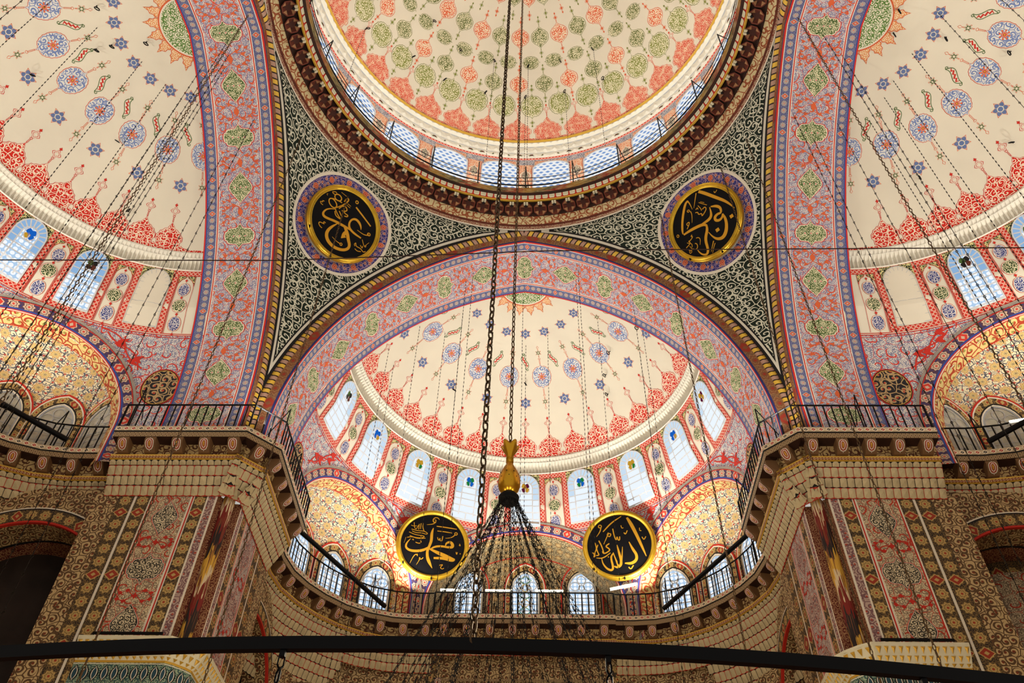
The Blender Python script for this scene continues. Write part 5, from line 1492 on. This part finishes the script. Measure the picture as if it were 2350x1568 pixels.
for a in (-.65, .35):
    def mp(u, v, off, a=a): return (ax_+(ar_-off)*sin(a+u/ar_), ay_+(ar_-off)*cos(a+u/ar_), -2.2+v)
    nest(m, mp, rect(-1, 1, -1, 1, 2), .42, .5, ['line_red', 'red_guilloche', 'line_red', 'pane_white'], [.03, .12, .03], .02, rings=1)
struct(m.build('ceiling_aisle_right'), 'small lit side dome seen through the right-hand arch', 'ceiling')
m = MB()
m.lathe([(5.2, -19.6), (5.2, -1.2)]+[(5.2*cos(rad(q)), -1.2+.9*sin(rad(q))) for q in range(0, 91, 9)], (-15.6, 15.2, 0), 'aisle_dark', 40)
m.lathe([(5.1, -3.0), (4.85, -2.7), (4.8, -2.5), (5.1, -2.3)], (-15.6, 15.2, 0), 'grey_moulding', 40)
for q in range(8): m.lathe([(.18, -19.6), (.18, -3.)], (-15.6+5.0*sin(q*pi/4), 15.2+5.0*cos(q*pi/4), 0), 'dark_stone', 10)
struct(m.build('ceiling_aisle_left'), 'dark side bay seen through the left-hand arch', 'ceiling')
for k, (px_, py_, z, w, h) in enumerate(((-18.9, 16.1, -1.5, .45, 2.0), (-17.0, 16.1, -4.7, .5, 1.7))):
    WIN_N[0] += 1
    t = thing('window_%d' % (24+WIN_N[0]), ('upper', 'lower')[k]+' small blue window in the dark bay behind the left-hand arch', 'window', (px_, py_, z)); t['kind'] = 'structure'
    F = lambda u, v, off: (px_+u, py_-off, z+v)
    m = MB(); m.ngon(F, ogee_outline(w, -h/2, h*.1, h/2), 'pane_deep', .02); m.build('pane', t)
    m = MB(); L = ogee_outline(w, -h/2, h*.1, h/2); m.band([F(*p, .05) for p in L], [F(p[0]*1.15, p[1]*1.1, .05) for p in L], 'dark_stone')
    stroke(m, F, [(-w, 0), (0, .1), (w, 0)], .05, 'dark_stone', .05); stroke(m, F, [(0, -h/2), (.05, 0), (0, h/2)], .05, 'dark_stone', .05); m.build('frame', t)
m = MB(); m.face([(-24, -26, -19.63), (24, -26, -19.63), (24, 26, -19.63), (-24, 26, -19.63)], 'carpet'); struct(m.build('floor'), 'red carpeted prayer hall floor', 'floor')
# iron bars along the pier ledges
for sx, side in ((-1, 'left'), (1, 'right')):
    m = MB(); m.box((sx*9.62, 7.86, -7.60), (1.75, .05, .06), 'iron', (Vector((1, 0, -.03*0)), (0, 1, 0), (0, 0, 1)))
    tag(m.build('ledge_bar', O=(sx*9.62, 7.86, -7.6)), 'flat black iron bar along the top of the %s pier ledge' % side, 'bar')
# hung things
roundel((-6.74, 6.74, 8.42), 1.52, rad(27), W_ALI, 'black and gold roundel with looping script on the left pendentive')
roundel((6.74, 6.74, 8.42), 1.52, rad(27), W_ABU, 'black and gold roundel with angular script and square dots on the right pendentive')
for sg, S, L in ((-1, W_MUH, 'black and gold roundel above the railing left of the middle exedra'), (1, W_ALLAH, 'black and gold roundel above the railing right of the middle exedra')):
    c = (-3.68, 17.5, 1.56) if sg < 0 else (3.77, 17.44, 1.56)
    roundel(c, 1.47, rad(10), S, L)
chandelier()
CH = [('f', -5.61, 12.4, 7.63, -14.0, 'thin', 'thin dotted chain in the far semi-dome, first from the left'),
      ('f', -5.49, 13.2, 7.51, -14.0, 'thin', 'thin dotted chain in the far semi-dome, second from the left'),
      ('f', -4.43, 12.2, 8.83, -14.0, 'thin', 'thin dotted chain in the far semi-dome, third from the left'),
      ('f', -3.46, 13.0, 9.3, -14.0, 'thin', 'thin dotted chain in the far semi-dome, fourth from the left'),
      ('f', -2.68, 12.3, 9.81, -14.0, 'thin', 'thin dotted chain in the far semi-dome, fifth from the left'),
      ('f', -2.37, 10.0, 9.11, -14.0, 'thin', 'thin dotted chain in the far semi-dome, sixth from the left'),
      ('f', -2.07, 9.7, 9.28, -14.0, 'thin', 'thin dotted chain in the far semi-dome, seventh from the left'),
      ('f', -1.42, 13.5, 9.91, -14.0, 'thin', 'thin dotted chain in the far semi-dome, eighth from the left'),
      ('f', -0.09, 12.0, 10.37, -14.0, 'thin', 'thin dotted chain in the far semi-dome, ninth from the left'),
      ('f', 0.02, 14.2, 9.8, -14.0, 'thin', 'thin dotted chain in the far semi-dome, tenth from the left'),
      ('f', 0.98, 13.4, 10.02, -14.0, 'thin', 'thin dotted chain in the far semi-dome, eleventh from the left'),
      ('f', 2.1, 10.1, 9.23, -14.0, 'thin', 'thin dotted chain in the far semi-dome, twelfth from the left'),
      ('f', 2.17, 9.6, 9.24, -14.0, 'thin', 'thin dotted chain in the far semi-dome, thirteenth from the left'),
      ('f', 3.12, 12.6, 9.57, -14.0, 'thin', 'thin dotted chain in the far semi-dome, fourteenth from the left'),
      ('f', 4.27, 10.0, 7.91, -14.0, 'thin', 'thin dotted chain in the far semi-dome, fifteenth from the left'),
      ('f', 4.85, 13.2, 8.21, -14.0, 'thin', 'thin dotted chain in the far semi-dome, sixteenth from the left'),
      ('f', 4.91, 12.2, 8.42, -14.0, 'thin', 'thin dotted chain in the far semi-dome, seventeenth from the left'),
      ('l', -14.8, -1.58, 9.3, -14.0, 'thin', 'thin dotted chain slanting over the left semi-dome in the picture, first from the left'),
      ('l', -13.5, -2.95, 9.4, -14.0, 'mid', 'knotted dark chain slanting over the left semi-dome in the picture, second from the left'),
      ('l', -14.2, -0.29, 9.79, -14.0, 'thin', 'thin dotted chain slanting over the left semi-dome in the picture, third from the left'),
      ('l', -13.2, 1.03, 10.07, -14.0, 'thin', 'thin dotted chain slanting over the left semi-dome in the picture, fourth from the left'),
      ('l', -12.6, 1.86, 10.04, -14.0, 'thin', 'thin dotted chain slanting over the left semi-dome in the picture, fifth from the left'),
      ('l', -12.2, 2.42, 9.93, -14.0, 'thin', 'thin dotted chain slanting over the left semi-dome in the picture, sixth from the left'),
      ('l', -11.9, 2.74, 9.84, -14.0, 'thin', 'thin dotted chain slanting over the left semi-dome in the picture, seventh from the left'),
      ('l', -10.9, 0.99, 9.57, -14.0, 'mid', 'knotted dark chain slanting over the left semi-dome in the picture, eighth from the left'),
      ('l', -10.2, 1.1, 9.61, -14.0, 'mid', 'knotted dark chain slanting over the left semi-dome in the picture, ninth from the left'),
      ('l', -10.0, 0.7, 9.75, -14.0, 'mid', 'knotted dark chain slanting over the left semi-dome in the picture, tenth from the left'),
      ('l', -10.6, 3.76, 8.24, -14.0, 'mid', 'knotted dark chain slanting over the left semi-dome in the picture, eleventh from the left'),
      ('l', -9.9, 0.21, 9.88, -14.0, 'mid', 'knotted dark chain slanting over the left semi-dome in the picture, twelfth from the left'),
      ('l', -9.4, 2.71, 8.99, -14.0, 'mid', 'knotted dark chain slanting over the left semi-dome in the picture, thirteenth from the left'),
      ('r', 9.3, 2.66, 9.03, -14.0, 'mid', 'knotted dark chain slanting over the right semi-dome in the picture, first from the pier side'),
      ('r', 10.0, 3.32, 8.59, -14.0, 'mid', 'knotted dark chain slanting over the right semi-dome in the picture, second from the pier side'),
      ('r', 10.8, 2.91, 8.76, -14.0, 'mid', 'knotted dark chain slanting over the right semi-dome in the picture, third from the pier side'),
      ('r', 10.7, 0.87, 9.63, -14.0, 'mid', 'knotted dark chain slanting over the right semi-dome in the picture, fourth from the pier side'),
      ('r', 10.0, 0.27, 9.86, -14.0, 'mid', 'knotted dark chain slanting over the right semi-dome in the picture, fifth from the pier side'),
      ('r', 12.2, 3.23, 9.58, -14.0, 'thin', 'thin dotted chain slanting over the right semi-dome in the picture, sixth from the pier side'),
      ('r', 12.6, 2.5, 9.83, -14.0, 'thin', 'thin dotted chain slanting over the right semi-dome in the picture, seventh from the pier side'),
      ('r', 12.8, 1.95, 9.97, -14.0, 'thin', 'thin dotted chain slanting over the right semi-dome in the picture, eighth from the pier side'),
      ('r', 13.2, 1.03, 10.07, -14.0, 'thin', 'thin dotted chain slanting over the right semi-dome in the picture, ninth from the pier side'),
      ('r', 13.6, -0.38, 10.02, -14.0, 'mid', 'knotted dark chain slanting over the right semi-dome in the picture, tenth from the pier side'),
      ('r', 14.6, -1.41, 9.45, -14.0, 'mid', 'knotted dark chain slanting over the right semi-dome in the picture, eleventh from the pier side'),
      ('m', -6.67, 6.13, 12.0, -16.8, 'thick', 'thick bronze chain passing the left pendentive roundel'),
      ('m', -8.16, 3.94, 12.0, -16.8, 'thick', 'thick bronze chain crossing the dome railing at the upper left'),
      ('m', 5.32, 7.33, 12.0, -16.8, 'thick', 'thick bronze chain running down beside the right pendentive roundel'),
      ('m', 7.36, 5.28, 12.0, -16.8, 'thick', 'thick bronze chain crossing the dome railing at the upper right'),
      ('m', 8.09, 4.09, 12.0, -16.8, 'thick', 'thick bronze chain nearest the right arch'),
      ('m', -9.04, -0.62, 9.8, -16.8, 'thick', 'thick bronze chain running down the left arch soffit'),
      ('m', 9.05, -0.32, 9.8, -16.8, 'thick', 'thick bronze chain running down the right arch soffit'),
      ('m', 0.26, -9.06, -7.0, -16.8, 'near', 'heavy near chain hanging in front of everything just left of centre'),
      ('d', -7.09, 3.61, 18.99, 12.0, 'thin', 'hair-thin chain hanging from a hook in the main dome, first from the left'),
      ('d', -1.53, 6.17, 21.2, 12.0, 'thin', 'hair-thin chain hanging from a hook in the main dome, second from the left'),
      ('d', -0.02, 7.44, 19.88, 12.0, 'thin', 'hair-thin chain hanging from a hook in the main dome, third from the left'),
      ('d', 0.11, 6.43, 21.12, 12.0, 'thin', 'hair-thin chain hanging from a hook in the main dome, fourth from the left'),
      ('d', 1.88, 7.18, 19.9, 12.0, 'thin', 'hair-thin chain hanging from a hook in the main dome, fifth from the left'),
      ('d', 3.21, 5.59, 21.1, 12.0, 'thin', 'hair-thin chain hanging from a hook in the main dome, sixth from the left')]
for k, (g, x, y, zt, zb, st, lab) in enumerate(CH): hang(x, y, zt, zb, st, lab, {'f': 'thin chains in the far semi-dome', 'l': 'chains on the left side', 'r': 'chains on the right side', 'm': 'hoop suspension chains', 'd': 'hair-thin chains in the main dome'}[g])
m = MB(); m.tube([(-16.5, 0, -2.70), (-11.7, 0, -2.78), (-5.3, 0, -2.84), (.66, 0, -2.52), (3.1, 0, -2.49), (11.3, 0, -2.47), (16.5, 0, -2.45)], .013, 'brown_dark', 5)
tag(m.build('tie_cable', O=(0, 0, -2.6)), 'thin dark cable stretched level across the whole hall', 'cable')
HK = [(-7.09, 3.61, 18.99, 0.793, -0.404, -0.457, 'small black hook in the main dome, first of those in view counted from the left'),
      (-5.27, 5.31, 19.81, 0.589, -0.593, -0.549, 'small black hook in the main dome, third of those in view counted from the left'),
      (-3.15, 5.59, 21.14, 0.352, -0.625, -0.697, 'small black hook in the main dome, fifth of those in view counted from the left'),
      (-1.53, 6.17, 21.2, 0.171, -0.689, -0.704, 'small black hook in the main dome, seventh of those in view counted from the left'),
      (0.11, 6.43, 21.12, -0.012, -0.719, -0.695, 'small black hook in the main dome, ninth of those in view counted from the left'),
      (1.68, 6.2, 21.14, -0.188, -0.692, -0.697, 'small black hook in the main dome, eleventh of those in view counted from the left'),
      (1.88, 7.18, 19.9, -0.21, -0.802, -0.559, 'small black hook in the main dome, tenth of those in view counted from the left'),
      (-1.95, 7.18, 19.88, 0.218, -0.802, -0.556, 'small black hook in the main dome, sixth of those in view counted from the left'),
      (-0.02, 7.44, 19.88, 0.002, -0.831, -0.556, 'small black hook in the main dome, eighth of those in view counted from the left'),
      (3.21, 5.59, 21.1, -0.359, -0.625, -0.693, 'small black hook in the main dome, thirteenth of those in view counted from the left'),
      (3.68, 6.5, 19.83, -0.411, -0.726, -0.551, 'small black hook in the main dome, twelfth of those in view counted from the left'),
      (-3.87, 6.44, 19.76, 0.432, -0.72, -0.543, 'small black hook in the main dome, fourth of those in view counted from the left'),
      (-4.34, 4.29, 21.45, 0.485, -0.479, -0.732, 'small black hook in the main dome, second of those in view counted from the left'),
      (-13.994, -0.991, 9.81, 0.37, 0.136, -0.919, 'small black hook on the left semi-dome, first along from its left end'),
      (-14.452, 0.404, 9.67, 0.433, -0.055, -0.9, 'small black hook on the left semi-dome, second along from its left end'),
      (-13.978, 0.362, 9.88, 0.368, -0.05, -0.929, 'small black hook on the left semi-dome, third along from its left end'),
      (-16.263, 0.698, 8.4, 0.682, -0.096, -0.725, 'small black hook on the left semi-dome, fourth along from its left end'),
      (-12.902, 0.405, 10.21, 0.22, -0.056, -0.974, 'small black hook on the left semi-dome, fifth along from its left end'),
      (-14.398, 3.405, 8.76, 0.426, -0.468, -0.775, 'small black hook on the left semi-dome, sixth along from its left end'),
      (-14.072, 5.347, 7.21, 0.381, -0.734, -0.562, 'small black hook on the left semi-dome, seventh along from its left end'),
      (13.893, 4.698, 8.04, -0.356, -0.645, -0.676, 'small black hook on the right semi-dome, first along from its left end'),
      (16.274, 3.012, 7.5, -0.683, -0.414, -0.602, 'small black hook on the right semi-dome, second along from its left end'),
      (12.491, 0.413, 10.29, -0.164, -0.057, -0.985, 'small black hook on the right semi-dome, third along from its left end'),
      (14.073, 0.39, 9.84, -0.381, -0.054, -0.923, 'small black hook on the right semi-dome, fourth along from its left end'),
      (15.793, 0.456, 8.83, -0.617, -0.063, -0.784, 'small black hook on the right semi-dome, fifth along from its left end'),
      (12.44, -0.382, 10.3, -0.157, 0.052, -0.986, 'small black hook on the right semi-dome, sixth along from its left end'),
      (-3.21, 15.409, 8.2, 0.441, -0.564, -0.698, 'small black hook on the far semi-dome, first along from its left end'),
      (0.0, 15.726, 8.9, 0.0, -0.608, -0.794, 'small black hook on the far semi-dome, second along from its left end'),
      (3.627, 15.399, 7.92, -0.498, -0.563, -0.659, 'small black hook on the far semi-dome, third along from its left end'),
      (3.534, 14.748, 8.47, -0.485, -0.474, -0.735, 'small black hook on the far semi-dome, fourth along from its left end'),
      (3.674, 13.769, 8.9, -0.505, -0.339, -0.794, 'small black hook on the far semi-dome, fifth along from its left end'),
      (4.762, 12.012, 8.58, -0.654, -0.098, -0.75, 'small black hook on the far semi-dome, sixth along from its left end')]
for k, (x, y, z, nx, ny, nz, lab) in enumerate(HK):
    p = Vector((x, y, z)); n = Vector((nx, ny, nz)); s = n.orthogonal().normalized()
    m = MB(); m.tube([p, p+n*.14], .022, 'iron', 5); m.tube([p+n*.2+(n*cos(q)+s*sin(q))*.085 for q in [2*pi*i/10 for i in range(10)]], .02, 'iron', 4, closed=True)
    tag(m.build('ceiling_hook', O=(x, y, z)), lab, 'hook', 'iron hooks in the vaults')

# ------------------------------------------------------------------ camera, ambient fill, lamps
cam = bpy.data.cameras.new('camera'); co = bpy.data.objects.new('camera', cam); C.objects.link(co)
F, PITCH, ROLL, YAW = 1947.8, .831, .0291, -.0409
cam.sensor_width = 36; cam.lens = F*36/2350; cam.clip_end = 300
fw = Vector((sin(YAW)*cos(PITCH), cos(YAW)*cos(PITCH), sin(PITCH))); rt = Vector((cos(YAW), -sin(YAW), 0)); up = rt.cross(fw)
r2 = rt*cos(ROLL)+up*sin(ROLL); u2 = -rt*sin(ROLL)+up*cos(ROLL)
M = Matrix((r2, u2, -fw)).transposed().to_4x4(); M.translation = Vector((.4437, -11.384, Z0-18.0318)); co.matrix_world = M
bpy.context.scene.camera = co
def lamp(kind, name, p, e, c, size=.3, to=None, spot=None):
    l = bpy.data.lights.new(name, kind); l.energy = e; l.color = c
    if kind == 'AREA': l.size = size
    else: l.shadow_soft_size = size
    if spot: l.spot_size, l.spot_blend = spot
    o = bpy.data.objects.new(name, l); C.objects.link(o); o.location = (p[0], p[1], p[2]+Z0)
    if to: o.rotation_euler = (Vector(to)-Vector(p)).to_track_quat('-Z', 'Y').to_euler()
    return o
WARM, NEUT = (1., .83, .58), (1., .97, .88)
def around(rot, p): c, s = cos(rot), sin(rot); return (p[0]*c-p[1]*s, p[0]*s+p[1]*c, p[2])
for k in range(8):
    a = 2*pi*(k+.5)/8; lamp('POINT', 'chandelier_lamp', (6.2*sin(a), 6.2*cos(a), -15.), 430, WARM, .25)
for k in range(12):
    a = 2*pi*(k+.5)/12; lamp('AREA', 'drum_floodlight', (8.0*sin(a), 8.0*cos(a), 12.5), 100, NEUT, .5, (3*sin(a), 3*cos(a), 19))
for rot, e in ((0, 400), (LEFT, 270), (RIGHT, 270)):
    for x, y in ((-4.6, 17.1), (4.6, 17.1), (0, 17.2)):
        lamp('AREA', 'gallery_floodlight', around(rot, (x, y, -.6)), e, NEUT, .5, around(rot, (x*.3, 11.8, 9)))
for rot, sx in ((LEFT, 1), (RIGHT, -1), (0, 1), (0, -1)):
    lamp('SPOT', 'exedra_spotlight', around(rot, (sx*6.6, 15.9, -.7)), 110*(1 if rot else .12), (1., .86, .58), .1, around(rot, (sx*7.4, 15.2, 2.6)), (rad(75), .9))
lamp('POINT', 'aisle_lamp', (14.6, 13.2, -6.), 170, (1., .86, .6), .4)
for x in (-6, 6):
    for y in (-4, 5): lamp('AREA', 'crossing_floodlight', (x*1.28, y*1.5, -1.), 190, NEUT, .5, (x*.2, y*.2, 14))
w = bpy.data.worlds.new('world'); bpy.context.scene.world = w; w.use_nodes = True
bg = w.node_tree.nodes['Background']; bg.inputs[0].default_value = (1., .94, .84, 1); bg.inputs[1].default_value = 0.5  # even warm fill added for indirect light from the unbuilt hall
sc = bpy.context.scene
sc.view_settings.view_transform = 'Standard'; sc.view_settings.look = 'None'; sc.view_settings.gamma = 1; sc.view_settings.exposure = 0.; sc.view_settings.use_curve_mapping = False
sc.cycles.use_adaptive_sampling = True; sc.cycles.adaptive_threshold = .12; sc.cycles.adaptive_min_samples = 16; sc.cycles.max_bounces = 3; sc.cycles.diffuse_bounces = 2; sc.cycles.glossy_bounces = 2; sc.cycles.use_denoising = True
